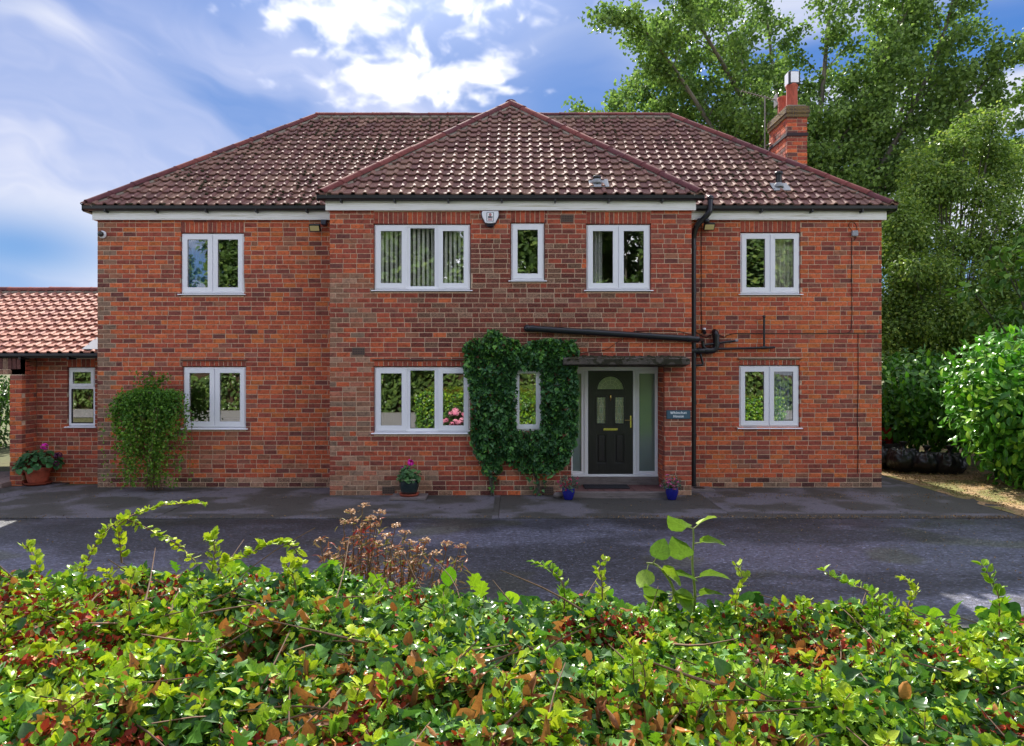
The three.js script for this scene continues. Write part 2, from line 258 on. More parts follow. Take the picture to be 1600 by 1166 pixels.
function coreWall(L, H, holes, thick, frame, y0 = -0.2) {
  const sh = new THREE.Shape([[0, y0], [L, y0], [L, H], [0, H]].map(([x, y]) => new THREE.Vector2(x, y)));
  for (const h of holes) { const e = 0.012, b = Math.max(h.y0 - e, y0 + 0.01); sh.holes.push(new THREE.Path([[h.x0 - e, b], [h.x0 - e, h.y1 + e], [h.x1 + e, h.y1 + e], [h.x1 + e, b]].map(([x, y]) => new THREE.Vector2(x, y)))); }
  const g = new THREE.ExtrudeGeometry(sh, { depth: thick, bevelEnabled: false }); g.translate(0, 0, -thick - 0.0065);
  const m = new THREE.Matrix4().makeBasis(frame.u, V(0, 1, 0), frame.n); m.setPosition(frame.o); g.applyMatrix4(m); return g;
}

// ---------------------------------------------------------------- the house
const BAY = 11.86, WING = 12.63, BX0 = -3.167, BX1 = 3.12, WX0 = -7.67, WX1 = 6.84, TOP = 5.0;
const house = thing('brick_house', 'two storey red brick house with hipped tiled roof and white casement windows', 'house', V(-0.4, 0, -15.8));
const bayWin = [[584, 735, 350, 455, 3, 0.22], [798, 851, 348, 440, 1, 0.22], [916, 1017, 350, 455, 2, 0.22], [584, 735, 573, 678, 3, 0.11], [801, 848, 573, 674, 1, 0.11]];
const leftWin = [[282, 381, 364, 461, 2, 0.22], [285, 384, 573, 671, 2, 0.11]];
const rightWin = [[1157, 1251, 363, 461, 2, 0.22], [1155, 1250, 571, 670, 2, 0.11]];
const holeOf = ([a, b, c, d, n, head], depth, x0) => ({ x0: atX(a, depth) - x0, x1: atX(b, depth) - x0, y0: atY(d, depth), y1: atY(c, depth), head, lights: n, px: [a, b, c, d] });
const fr = (x, y, z, u, n) => ({ o: V(x, y, z), u, n });
const XU = V(1, 0, 0), ZN = V(0, 0, 1);
const plain = sink(), scar = sink();
const bayHoles = bayWin.map((w) => holeOf(w, BAY, BX0)), leftHoles = leftWin.map((w) => holeOf(w, WING, WX0)), rightHoles = rightWin.map((w) => holeOf(w, WING, BX1));
const DOOR = { x0: 1.03 - BX0, x1: 2.65 - BX0, y0: -0.2, y1: 2.34 };
const holesB = [...bayHoles, DOOR];
const bayTone = (x, y) => {
  const X = x + BX0, n = fbm(X * 1.3 + 4, y * 1.5, 3, 3), m = (n - 0.5) * 1.1;
  if (X > -1.55 + m && X < 1.75 + m * 0.6 && y > 2.55 && y < 4.45 + m && rb() < 0.9) return { tone: pick([15, 15, 11, 4, 10, 14, 15, 5, 6]), scar: true };
  if (X < -2.45 + m * 0.6 && y < 3.9 && rb() < 0.6) return { tone: pick([10, 13, 14, 9, 11, 10]) };
  if (y < 0.42 && X < -1.4 + m && rb() < 0.8) return { tone: pick([14, 11, 14, 13]) };
  if (y < 0.28 && rb() < 0.6) return { tone: pick([13, 14, 7, 10]), scar: rb() < 0.5 };
  return null;
};
const wingTone = (off) => (x, y) => {
  const X = x + off, n = fbm(X * 1.1 + 9, y * 1.2, 7, 3);
  if (X < -7.35 && rb() < 0.75) return { tone: pick([13, 10, 7, 13, 9]) };
  if (X > 6.5 && rb() < 0.3) return { tone: pick([10, 7, 9]) };
  if (X < -5 && y < 2.6 && y > 0.2 && n > 0.48 && rb() < 0.6) return { tone: pick([11, 15, 2, 11, 9]) };
  if (y < 0.2 && rb() < 0.8) return { tone: pick([13, 14, 7, 8, 14]), scar: rb() < 0.6 };
  if (n > 0.58 && rb() < 0.25) return { tone: pick([0, 12, 1, 0, 11]) };
  return null;
};
const frB = fr(BX0, 0, -BAY, XU, ZN), frL = fr(WX0, 0, -WING, XU, ZN), frR = fr(BX1, 0, -WING, XU, ZN);
const bayWall = part('bay_wall', coreWall(BX1 - BX0, TOP, holesB, 0.26, frB), M.mortar, house);
wall(lay(BX1 - BX0, TOP, holesB, { tone: bayTone, mix: 'bay', y0: -0.07 }), frB, plain, scar, bayWall);
part('wing_wall', coreWall(BX0 - WX0 + 0.1, TOP, leftHoles, 0.26, frL), M.mortar, house);
wall(lay(BX0 - WX0, TOP, leftHoles, { tone: wingTone(WX0), mix: 'wing', y0: -0.06 }), frL, plain, scar);
part('wing_wall', coreWall(WX1 - BX1, TOP, rightHoles, 0.26, fr(BX1, 0, -WING, XU, ZN)), M.mortar, house);
wall(lay(WX1 - BX1, TOP, rightHoles, { tone: wingTone(BX1), mix: 'wing', y0: -0.06 }), frR, plain, scar);
{ // returns of the bay, end walls, rear wall
  const sides = [[fr(BX0, 0, -WING, V(0, 0, 1), V(-1, 0, 0)), WING - BAY - 0.1], [fr(BX1, 0, -BAY - 0.1, V(0, 0, -1), V(1, 0, 0)), WING - BAY - 0.1], [fr(WX0, 0, -18.95, V(0, 0, 1), V(-1, 0, 0)), 18.95 - WING - 0.1], [fr(WX1, 0, -WING - 0.1, V(0, 0, -1), V(1, 0, 0)), 18.95 - WING - 0.1]];
  sides.forEach(([f, L], i) => { wall(lay(L, TOP, [], { mix: i < 2 ? 'bay' : 'wing' }), f, plain, scar); part(i < 2 ? 'bay_wall' : 'end_wall', coreWall(L, TOP, [], 0.24, f), M.mortar, house); });
  part('rear_wall', box(WX0 + 0.02, WX1 - 0.02, -0.2, TOP, -18.97, -18.72), M.mortar, house);
  // the sides of the door recess
  const fj = fr(2.65, 0, -BAY - 0.105, V(0, 0, -1), V(-1, 0, 0)), fk = fr(1.03, 0, -BAY - 0.56, V(0, 0, 1), V(1, 0, 0));
  wall(lay(0.46, 2.34, [], { mix: 'bay' }), fj, plain, scar); wall(lay(0.46, 2.34, [], { mix: 'bay' }), fk, plain, scar);
  part('recess_wall', [box(2.66, 2.9, -0.2, 2.6, -BAY - 0.6, -BAY - 0.27), box(0.78, 1.02, -0.2, 2.6, -BAY - 0.6, -BAY - 0.27), box(0.78, 2.9, 2.345, 2.6, -BAY - 0.6, -BAY - 0.269)], M.mortar, house);
}
// ---- windows
function ring(x0, x1, y0, y1, w, z0, z1, bevel = 0.006) {
  const s = new THREE.Shape([[x0 + bevel, y0 + bevel], [x1 - bevel, y0 + bevel], [x1 - bevel, y1 - bevel], [x0 + bevel, y1 - bevel]].map(([x, y]) => new THREE.Vector2(x, y))), i = w - bevel;
  const a = bevel + i, b = a; s.holes.push(new THREE.Path([[x0 + a, y0 + b], [x0 + a, y1 - b], [x1 - a, y1 - b], [x1 - a, y0 + b]].map(([x, y]) => new THREE.Vector2(x, y))));
  const g = new THREE.ExtrudeGeometry(s, { depth: z1 - z0 - bevel, bevelEnabled: true, bevelThickness: bevel, bevelSize: bevel, bevelSegments: 2 }); g.translate(0, 0, z0); return g;
}
function makeWindow(parent, h, frame, { sill = true, split } = {}) {
  const x0 = frame.o.x + h.x0 + 0.006, x1 = frame.o.x + h.x1 - 0.006, y0 = h.y0 + (sill ? 0.03 : 0.006), y1 = h.y1 - 0.008, z = frame.o.z - 0.035;
  const w = sub('window', parent, V((x0 + x1) / 2, h.y0, z));
  part('frame', ring(x0, x1, y0, y1, 0.038, z - 0.06, z), M.white, w);
  const lights = h.lights, iw = (x1 - x0 - 0.076), n = lights;
  const pane = (a, b, c, d, zz) => { part('gasket', ring(a - 0.006, b + 0.006, c - 0.006, d + 0.006, 0.014, zz - 0.024, zz - 0.008, 0.001), M.gasket, w); part('pane', box(a - 0.005, b + 0.005, c - 0.005, d + 0.005, zz - 0.0205, zz - 0.0200), M.glass, w); };
  if (split) { // a small top light over a fixed pane
    const ym = lerp(y0, y1, split); part('transom', rbox(x0 + 0.03, x1 - 0.03, ym - 0.03, ym + 0.03, z - 0.055, z - 0.004, 0.005), M.white, w);
    part('sash', ring(x0 + 0.026, x1 - 0.026, ym + 0.012, y1 - 0.026, 0.055, z - 0.04, z + 0.016), M.white, w); pane(x0 + 0.081, x1 - 0.081, ym + 0.067, y1 - 0.081, z + 0.012); pane(x0 + 0.055, x1 - 0.045, y0 + 0.055, ym - 0.03, z);
  } else for (let i = 0; i < n; i++) {
    const a = x0 + 0.038 + iw * i / n, b = x0 + 0.038 + iw * (i + 1) / n;
    if (i) part('mullion', rbox(a - 0.032, a + 0.032, y0 + 0.03, y1 - 0.03, z - 0.055, z - 0.004, 0.005), M.white, w);
    if (n === 3 && i === 1) { part('bead', ring(a + 0.028, b - 0.028, y0 + 0.034, y1 - 0.034, 0.022, z - 0.05, z - 0.006, 0.004), M.white, w); pane(a + 0.05, b - 0.05, y0 + 0.056, y1 - 0.056, z - 0.004); }
    else { const l = i ? a + 0.008 : a - 0.012, r = i === n - 1 ? b + 0.012 : b - 0.008; part('sash', ring(l, r, y0 + 0.026, y1 - 0.026, 0.080, z - 0.04, z + 0.018), M.white, w); pane(l + 0.080, r - 0.080, y0 + 0.106, y1 - 0.106, z + 0.014); }
  }
  if (sill) { const s = new THREE.Shape([[-0.10, 0.0], [0.075, -0.018], [0.08, -0.032], [0.072, -0.036], [-0.10, -0.03]].map(([a, b]) => new THREE.Vector2(a, b))); const g = new THREE.ExtrudeGeometry(s, { depth: x1 - x0 + 0.09, bevelEnabled: false }); g.rotateY(-Math.PI / 2); g.translate(x1 + 0.045, y0 + 0.002, 0); const m = new THREE.Matrix4(); const p = g.attributes.position; for (let i = 0; i < p.count; i++) p.setZ(i, p.getZ(i) + z); g.computeVertexNormals(); part('sill', g, M.white, w); }
  return w;
}
bayHoles.forEach((h, i) => makeWindow(house, h, frB, { sill: i !== 4 }));
leftHoles.forEach((h) => makeWindow(house, h, frL)); rightHoles.forEach((h) => makeWindow(house, h, frR));
// drip courses over the ground floor windows
M.slate = std({ color: S(104, 84, 74), roughness: 0.9, bumpMap: rep(bumpTex, 3), bumpScale: 0.004 });
for (const [h, f] of [[bayHoles[3], frB], [leftHoles[1], frL], [rightHoles[1], frR]]) part('drip_course', rbox(f.o.x + h.x0 - 0.03, f.o.x + h.x1 + 0.03, h.y1 + 0.112, h.y1 + 0.130, f.o.z - 0.05, f.o.z + 0.03, 0.004), M.slate, house);
// air bricks
for (const [px, py, d] of [[886, 342, BAY], [560, 549, BAY], [855, 747 + 19, BAY], [607, 766, BAY]]) { const c = P(px, py, d), a = sub('air_brick', house, c); part('grille', rbox(c.x - 0.11, c.x + 0.11, c.y - 0.065, c.y + 0.065, c.z - 0.03, c.z + 0.008, 0.004), M.slate, a); const hs = []; for (let i = 0; i < 7; i++) for (let j = 0; j < 3; j++) hs.push(box(c.x - 0.092 + i * 0.0285, c.x - 0.078 + i * 0.0285, c.y - 0.042 + j * 0.034, c.y - 0.026 + j * 0.034, c.z + 0.0065, c.z + 0.0105)); part('hole_shade_blocks', hs, M.gasket, a); }  // solid dark blocks stand in for the shade inside the openings
// floors, partitions and ceilings behind the windows
part('floor_slab', [box(WX0 + 0.3, WX1 - 0.3, 2.5, 2.72, -18.7, -WING - 0.3), box(BX0 + 0.3, BX1 - 0.3, 2.5, 2.72, -WING - 0.3, -BAY - 0.3), box(WX0 + 0.3, WX1 - 0.3, -0.1, 0.2, -18.7, -WING - 0.3), box(BX0 + 0.3, 0.78, -0.1, 0.2, -WING - 0.3, -BAY - 0.3)], M.dark, house);
part('ceiling', [box(WX0 + 0.1, WX1 - 0.1, 4.98, 5.06, -18.9, -WING - 0.1), box(BX0 + 0.1, BX1 - 0.1, 4.98, 5.06, -WING - 0.1, -BAY - 0.1)], M.paint, house);
part('partition', [box(-3.3, -3.15, 0.2, 4.98, -18.7, -WING - 0.28), box(3.1, 3.25, 0.2, 4.98, -18.7, -WING - 0.28), box(WX0 + 0.3, WX1 - 0.3, 0.2, 2.5, -16.9, -16.75), box(WX0 + 0.3, WX1 - 0.3, 2.72, 4.98, -16.9, -16.75), box(0.55, 0.66, 0.2, 2.5, -16.7, -BAY - 0.3), box(-0.25, -0.15, 2.72, 4.98, -16.7, -BAY - 0.3), box(0.95, 1.05, 2.72, 4.98, -16.7, -BAY - 0.3)], M.paint, house);

// ---- front door in its recess
{
  const d = 12.4, z = -d, door = sub('front_door', house, V(1.78, 0.3, z));
  const dx0 = 1.385, dx1 = 2.19, dy0 = 0.305, dy1 = 2.165, fx0 = 1.05, fx1 = 2.648, fy1 = 2.235, fy0 = 0.265;
  M.doorSkin = std({ color: 0xffffff, roughness: 0.34, map: texture(512, 1024, (u, v) => { const w = noise(u * 40 + 3 * noise(u * 5, v * 3), v * 5, 1), g2 = noise(u * 160, v * 14, 2), k = 0.135 + 0.055 * w * g2; return [k * 1.02, k * 0.90, k * 1.0]; }), bumpMap: texture(256, 512, (u, v) => noise(u * 60 + 3 * noise(u * 5, v * 3), v * 6, 1), false), bumpScale: 0.0015 });
  // leaf with openings cut for the glass
  const leaf = new THREE.Shape([[dx0, dy0], [dx1, dy0], [dx1, dy1], [dx0, dy1]].map(([a, b]) => new THREE.Vector2(a, b)));
  const cx = (dx0 + dx1) / 2, arcY = atY(609, d), arcR = 0.245;
  const arc = new THREE.Path(); arc.moveTo(cx - arcR, arcY); arc.absarc(cx, arcY, arcR, Math.PI, 0, true); arc.lineTo(cx - arcR, arcY); leaf.holes.push(arc);
  const glassR = [[cx - 0.255, cx - 0.075], [cx + 0.075, cx + 0.255]], gy0 = atY(662.5, d), gy1 = atY(620, d), py0 = atY(724, d), py1 = atY(678, d);
  const rect = (a, b, c, e) => new THREE.Path([[a, c], [a, e], [b, e], [b, c]].map(([x, y]) => new THREE.Vector2(x, y)));
  for (const [a, b] of glassR) { leaf.holes.push(rect(a, b, gy0, gy1)); leaf.holes.push(rect(a, b, py0, py1)); }
  const lg = new THREE.ExtrudeGeometry(leaf, { depth: 0.05, bevelEnabled: true, bevelSize: 0.006, bevelThickness: 0.006, bevelSegments: 2 }); lg.translate(0, 0, z - 0.05);
  part('door_leaf', lg, M.doorSkin, door);
  for (const [a, b] of glassR) { // raised lower panels and glazing frames
    const pn = sub('panel', door, V((a + b) / 2, py0, z)); part('panel_board', rbox(a + 0.035, b - 0.035, py0 + 0.035, py1 - 0.035, z - 0.04, z - 0.002, 0.014, 3), M.doorSkin, pn); part('panel_back', box(a - 0.01, b + 0.01, py0 - 0.01, py1 + 0.01, z - 0.045, z - 0.020), M.doorSkin, pn);
    part('glazing_bead', ring(a - 0.012, b + 0.012, gy0 - 0.012, gy1 + 0.012, 0.018, z - 0.02, z + 0.016, 0.005), M.doorSkin, door);
  }
  const ab = new THREE.Shape(); ab.moveTo(cx - arcR - 0.014, arcY - 0.014); ab.lineTo(cx + arcR + 0.014, arcY - 0.014); ab.absarc(cx, arcY, arcR + 0.014, 0, Math.PI, false); const abh = new THREE.Path(); abh.moveTo(cx - arcR + 0.004, arcY + 0.004); abh.absarc(cx, arcY, arcR - 0.004, Math.PI, 0, true); ab.holes.push(abh);
  const abg = new THREE.ExtrudeGeometry(ab, { depth: 0.02, bevelEnabled: true, bevelSize: 0.004, bevelThickness: 0.004, bevelSegments: 2 }); abg.translate(0, 0, z - 0.008); part('glazing_bead', abg, M.doorSkin, door);
  // leaded lights
  M.leadGlass = phys({ color: S(226, 236, 220), transmission: 0.9, thickness: 0, roughness: 0.06, ior: 2.5, bumpMap: rep(bumpTex, 2), bumpScale: 0.003 });
  M.came = std({ color: S(196, 188, 150), roughness: 0.35, metalness: 0.7 });
  const agS = new THREE.Shape(); agS.moveTo(cx - arcR, arcY); agS.lineTo(cx + arcR, arcY); agS.absarc(cx, arcY, arcR, 0, Math.PI, false); const ag = new THREE.ShapeGeometry(agS, 24); ag.translate(0, 0, z - 0.02); part('arched_pane', ag, M.leadGlass, door);
  const came = []; const seg = (x0, y0, x1, y1, r = 0.0035) => came.push(rod(V(x0, y0, z - 0.015), V(x1, y1, z - 0.015), r, r, 5));
  for (let i = 1; i < 6; i++) { const a = Math.PI * i / 6; seg(cx + 0.1 * Math.cos(a), arcY + 0.1 * Math.sin(a), cx + arcR * Math.cos(a), arcY + arcR * Math.sin(a)); }
  for (let i = 0; i < 16; i++) { const a = Math.PI * i / 16, b = Math.PI * (i + 1) / 16; for (const r of [0.1, 0.17]) seg(cx + r * Math.cos(a), arcY + r * Math.sin(a), cx + r * Math.cos(b), arcY + r * Math.sin(b)); }
  for (const [a, b] of glassR) {
    part('leaded_pane', box(a - 0.004, b + 0.004, gy0 - 0.004, gy1 + 0.004, z - 0.021, z - 0.0205), M.leadGlass, door);
    const m = (a + b) / 2, hy = gy1 - gy0; for (const t of [0.16, 0.36, 0.64, 0.84]) seg(a, gy0 + hy * t, b, gy0 + hy * t); for (const s of [-1, 1]) { seg(m + s * 0.055, gy0, m + s * 0.055, gy1); for (let i = 0; i < 10; i++) { const f2 = (t) => [m + s * 0.045 * Math.sin(Math.PI * t), gy0 + hy * (0.2 + 0.6 * t)]; const [x0, y0] = f2(i / 10), [x1, y1] = f2((i + 1) / 10); seg(x0, y0, x1, y1); } }
    seg(m, gy0, m, gy0 + hy * 0.3); seg(m, gy1 - hy * 0.3, m, gy1);
  }
  part('lead_cames', came, M.came, door);
  const ly = atY(671, d); part('letter_plate', rbox(cx - 0.13, cx + 0.13, ly - 0.024, ly + 0.024, z, z + 0.018, 0.006), M.brass, door);
  const ky = atY(621, d); part('knocker', [lathe([[0, 0.05], [0.012, 0.045], [0.02, 0.03], [0.012, 0.015], [0.024, 0], [0.012, -0.02], [0.006, -0.06], [0, -0.065]], V(cx, ky, z + 0.022), 14), rod(V(cx, ky, z), V(cx, ky, z + 0.02), 0.01)], M.brass, door);
  const hy = atY(659, d), hx = dx1 - 0.035; const hd = sub('door_handle', door, V(hx, hy, z)); part('backplate', rbox(hx - 0.016, hx + 0.016, hy - 0.115, hy + 0.115, z + 0.001, z + 0.016, 0.008), M.brass, hd); part('lever', pipe([V(hx, hy + 0.03, z + 0.01), V(hx, hy + 0.03, z + 0.055), V(hx - 0.115, hy + 0.03, z + 0.055)], 0.009, 0.02), M.brass, hd);
  // frame and side lights
  const wf = sub('door_frame', house, V(1.85, fy0, z)); const zz = z - 0.03;
  M.upvc = M.white;
  part('head', rbox(fx0, fx1, dy1 + 0.008, fy1 + 0.06, zz - 0.05, zz + 0.05, 0.006), M.upvc, wf); part('threshold', rbox(fx0, fx1, fy0 - 0.01, dy0 - 0.008, zz - 0.05, zz + 0.07, 0.006), M.upvc, wf);
  for (const [a, b] of [[dx0 - 0.075, dx0 - 0.006], [dx1 + 0.006, dx1 + 0.07]]) part('jamb', rbox(a, b, dy0 - 0.009, dy1 + 0.009, zz - 0.048, zz + 0.052, 0.006), M.upvc, wf);
  for (const [a, b] of [[fx0, dx0 - 0.076], [dx1 + 0.071, fx1]]) { const sl = sub('side_light', house, V((a + b) / 2, dy0, z)); part('frame', ring(a, b, dy0 - 0.007, dy1 + 0.007, 0.045, zz - 0.04, zz + 0.04), M.upvc, sl); part('pane', box(a + 0.04, b - 0.04, dy0 + 0.035, dy1 - 0.035, zz + 0.010, zz + 0.0106), M.frost, sl); }
  // steps
  M.stone = std({ color: S(118, 108, 108), roughness: 0.8, bumpMap: rep(bumpTex, 2), bumpScale: 0.003, map: rep(grain, 0.8) });
  M.quarry = std({ color: S(108, 74, 72), roughness: 0.7, map: rep(grain, 1.2) });
  const st = sub('door_step', house, V(1.85, 0, -11.7)); part('upper_riser', rbox(1.0, 2.65, 0.0, 0.252, -12.5, -12.32, 0.008), M.stone, st);
  for (let i = 0; i < 6; i++) part('quarry_tile', rbox(1.04 + i * 0.268, 1.04 + i * 0.268 + 0.262, 0.02, 0.116, -12.32, -11.72, 0.005), M.quarry, st); part('step_edge', rbox(0.95, 2.66, 0.0, 0.112, -11.72, -11.58, 0.008), M.stone, st);
}
// ---- concrete canopy over the door
{
  M.canopy = std({ color: 0xffffff, roughness: 0.95, bumpMap: rep(bumpTex, 4), bumpScale: 0.01, map: texture(256, 256, (u, v) => { const m = sstep(0.45, 0.62, tnoise(u, v, 10, 4, 2)), k = 0.7 + 0.4 * tnoise(u, v, 40, 3, 5); return [lerp(0.40, 0.22, m) * k, lerp(0.37, 0.21, m) * k, lerp(0.34, 0.15, m) * k]; }) });
  const s = new THREE.Shape([[0, -0.01], [0.42, 0.035], [0.43, 0.11], [0, 0.17]].map(([a, b]) => new THREE.Vector2(a, b))); const g = new THREE.ExtrudeGeometry(s, { depth: 2.1, bevelEnabled: true, bevelSize: 0.008, bevelThickness: 0.008, bevelSegments: 2 }); g.rotateY(-Math.PI / 2); g.translate(2.98, 2.26, -BAY - 0.02);
  const cn = sub('door_canopy', house, V(1.9, 2.3, -11.6)); part('slab', g, M.canopy, cn);
  const r = RNG(55), ms = []; for (let i = 0; i < 130; i++) { const q = new THREE.IcosahedronGeometry(0.012 + 0.022 * r(), 1); q.scale(1, 0.6, 1); const t = r(); q.translate(0.92 + 2.0 * r(), 2.43 - 0.06 * t + 0.004, -BAY + 0.02 + 0.40 * t); ms.push(q); }
  M.moss = std({ color: S(58, 56, 34), roughness: 1, bumpMap: rep(bumpTex, 8), bumpScale: 0.01 }); part('moss', ms, M.moss, cn, 'stuff');
}
// ---------------------------------------------------------------- tiled roofs
const COVER = 0.205, GAUGE = 0.25;
const TILE_TONES = [[122, 84, 78], [128, 90, 82], [116, 80, 76], [136, 100, 88], [126, 92, 84], [142, 108, 94]].map((t) => S(...t));
const tileTex = texture(512, 512, (u, v) => { const a = tnoise(u, v, 8, 5, 3), b = tnoise(u, v, 60, 3, 4), l = sstep(0.55, 0.72, tnoise(u, v, 26, 4, 8)) * 0.28, dk = sstep(0.68, 0.78, b) * 0.25, k = 0.82 + 0.3 * a; return [lerp(k, 1.02, l) * (1 - dk), lerp(k, 1.10, l) * (1 - dk), lerp(k, 1.06, l) * (1 - dk)]; });
M.tile = phys({ color: 0xffffff, vertexColors: true, roughness: 0.72, specularIntensity: 0.6, map: rep(tileTex, 1.1), bumpMap: rep(bumpTex, 3), bumpScale: 0.003 });
const tileMats = TILE_TONES.map((c) => phys({ color: c, roughness: 0.72, specularIntensity: 0.6, map: rep(tileTex, 1), bumpMap: rep(bumpTex, 3), bumpScale: 0.003 }));
// one interlocking tile: flat pan with a rounded roll down one edge; x across, y up the slope, z out
function tileShape(roll = 0.032, rollW = 0.082) {
  const prof = []; const pan = COVER - rollW; prof.push([-0.006, 0.004], [0.012, 0], [pan * 0.55, -0.001], [pan, 0.002]); for (let i = 1; i < 6; i++) { const a = Math.PI * i / 6; prof.push([pan + rollW / 2 - rollW / 2 * Math.cos(a), 0.002 + roll * Math.sin(a)]); } prof.push([COVER + 0.004, 0.001]);
  const zAt = (y) => 0.044 - 0.038 * y / GAUGE, y0 = 0, y1 = GAUGE + 0.05, th = 0.017, tri = [];
  const quad = (a, b, c, d) => tri.push(...a, ...b, ...c, ...a, ...c, ...d);
  for (let i = 0; i < prof.length - 1; i++) {
    const [xa, za] = prof[i], [xb, zb] = prof[i + 1];
    quad([xa, y0 + 0.004, za + zAt(y0)], [xb, y0 + 0.004, zb + zAt(y0)], [xb, y1, zb + zAt(y1)], [xa, y1, za + zAt(y1)]);
    quad([xa, y0, za + zAt(y0) - th - 0.004], [xb, y0, zb + zAt(y0) - th - 0.004], [xb, y0 + 0.004, zb + zAt(y0)], [xa, y0 + 0.004, za + zAt(y0)]);
  }
  const [xe, ze] = prof[0]; quad([xe, y1, ze + zAt(y1) - th], [xe, y0, ze + zAt(y0) - th], [xe, y0, ze + zAt(y0)], [xe, y1, ze + zAt(y1)]);
  return new Float32Array(tri);
}
const TILE = tileShape();
const tileGeo = new THREE.BufferGeometry(); tileGeo.setAttribute('position', new THREE.BufferAttribute(TILE, 3)); { const uv = new Float32Array(TILE.length / 3 * 2); for (let i = 0; i < TILE.length / 3; i++) { uv[2 * i] = TILE[3 * i]; uv[2 * i + 1] = TILE[3 * i + 1]; } tileGeo.setAttribute('uv', new THREE.BufferAttribute(uv, 2)); tileGeo.computeVertexNormals(); }
function clipTris(tri, n, d) {                              // keep n.p >= d
  const out = [];
  for (let i = 0; i < tri.length; i += 9) {
    let poly = [[tri[i], tri[i + 1], tri[i + 2]], [tri[i + 3], tri[i + 4], tri[i + 5]], [tri[i + 6], tri[i + 7], tri[i + 8]]], q = [];
    for (let k = 0; k < poly.length; k++) { const a = poly[k], b = poly[(k + 1) % poly.length], da = n[0] * a[0] + n[1] * a[1] + n[2] * a[2] - d, db = n[0] * b[0] + n[1] * b[1] + n[2] * b[2] - d; if (da >= 0) q.push(a); if ((da >= 0) !== (db >= 0)) { const t = da / (da - db); q.push([lerp(a[0], b[0], t), lerp(a[1], b[1], t), lerp(a[2], b[2], t)]); } }
    for (let k = 1; k < q.length - 1; k++) out.push(...q[0], ...q[k], ...q[k + 1]);
  }
  return out;
}
const rt = RNG(303), tilePool = [];
function tilePlane({ A, e, s, n, L, R, clips = [], skip, out, single, tone }) {
  const rows = Math.ceil(R / GAUGE) + 1, cols = Math.ceil(L / COVER) + 1;
  for (let r = 0; r < rows; r++) for (let c = -1; c < cols; c++) {
    const u0 = c * COVER + 0.02 + (rt() - 0.5) * 0.006, v0 = r * GAUGE - 0.04 + (rt() - 0.5) * 0.009 - (rt() < 0.01 ? 0.03 : 0), tilt = (rt() - 0.5) * 0.005;
    const ce = A.clone().addScaledVector(e, u0 + COVER / 2).addScaledVector(s, v0 + GAUGE / 2); if (skip && skip(ce)) continue;
    const m = new THREE.Matrix4().makeBasis(e, s, n); m.setPosition(A.clone().addScaledVector(e, u0).addScaledVector(s, v0).addScaledVector(n, tilt));
    let lo = Infinity; for (const [cn, cd] of clips) { for (const [x, y] of [[0, 0], [COVER, 0], [0, GAUGE + 0.05], [COVER, GAUGE + 0.05]]) { const p = V(x, y, 0).applyMatrix4(m); lo = Math.min(lo, cn[0] * p.x + cn[1] * p.y + cn[2] * p.z - cd); } }
    const shade = tone ? tone(ce) : Math.floor(rt() * TILE_TONES.length), jit = 0.88 + 0.24 * rt();
    if (single && lo > 0.02) { tilePool.push({ m, shade, ce, parent: single, out, e, s, jit }); continue; }
    addTile(out, m, shade, jit, e, s, lo > 0 ? [] : clips);
  }
}
function addTile(out, m, shade, jit, e, s, clips) {
  const a = []; const p = V(0, 0, 0); for (let i = 0; i < TILE.length; i += 3) { p.set(TILE[i], TILE[i + 1], TILE[i + 2]).applyMatrix4(m); a.push(p.x, p.y, p.z); }
  let t = a; for (const [cn, cd] of clips) t = clipTris(t, cn, cd);
  const c = TILE_TONES[shade]; for (let i = 0; i < t.length; i += 3) { out.p.push(t[i], t[i + 1], t[i + 2]); out.t.push(t[i] * e.x + t[i + 1] * e.y + t[i + 2] * e.z, t[i] * s.x + t[i + 1] * s.y + t[i + 2] * s.z); out.c.push(c.r * jit, c.g * jit, c.b * jit); }
}
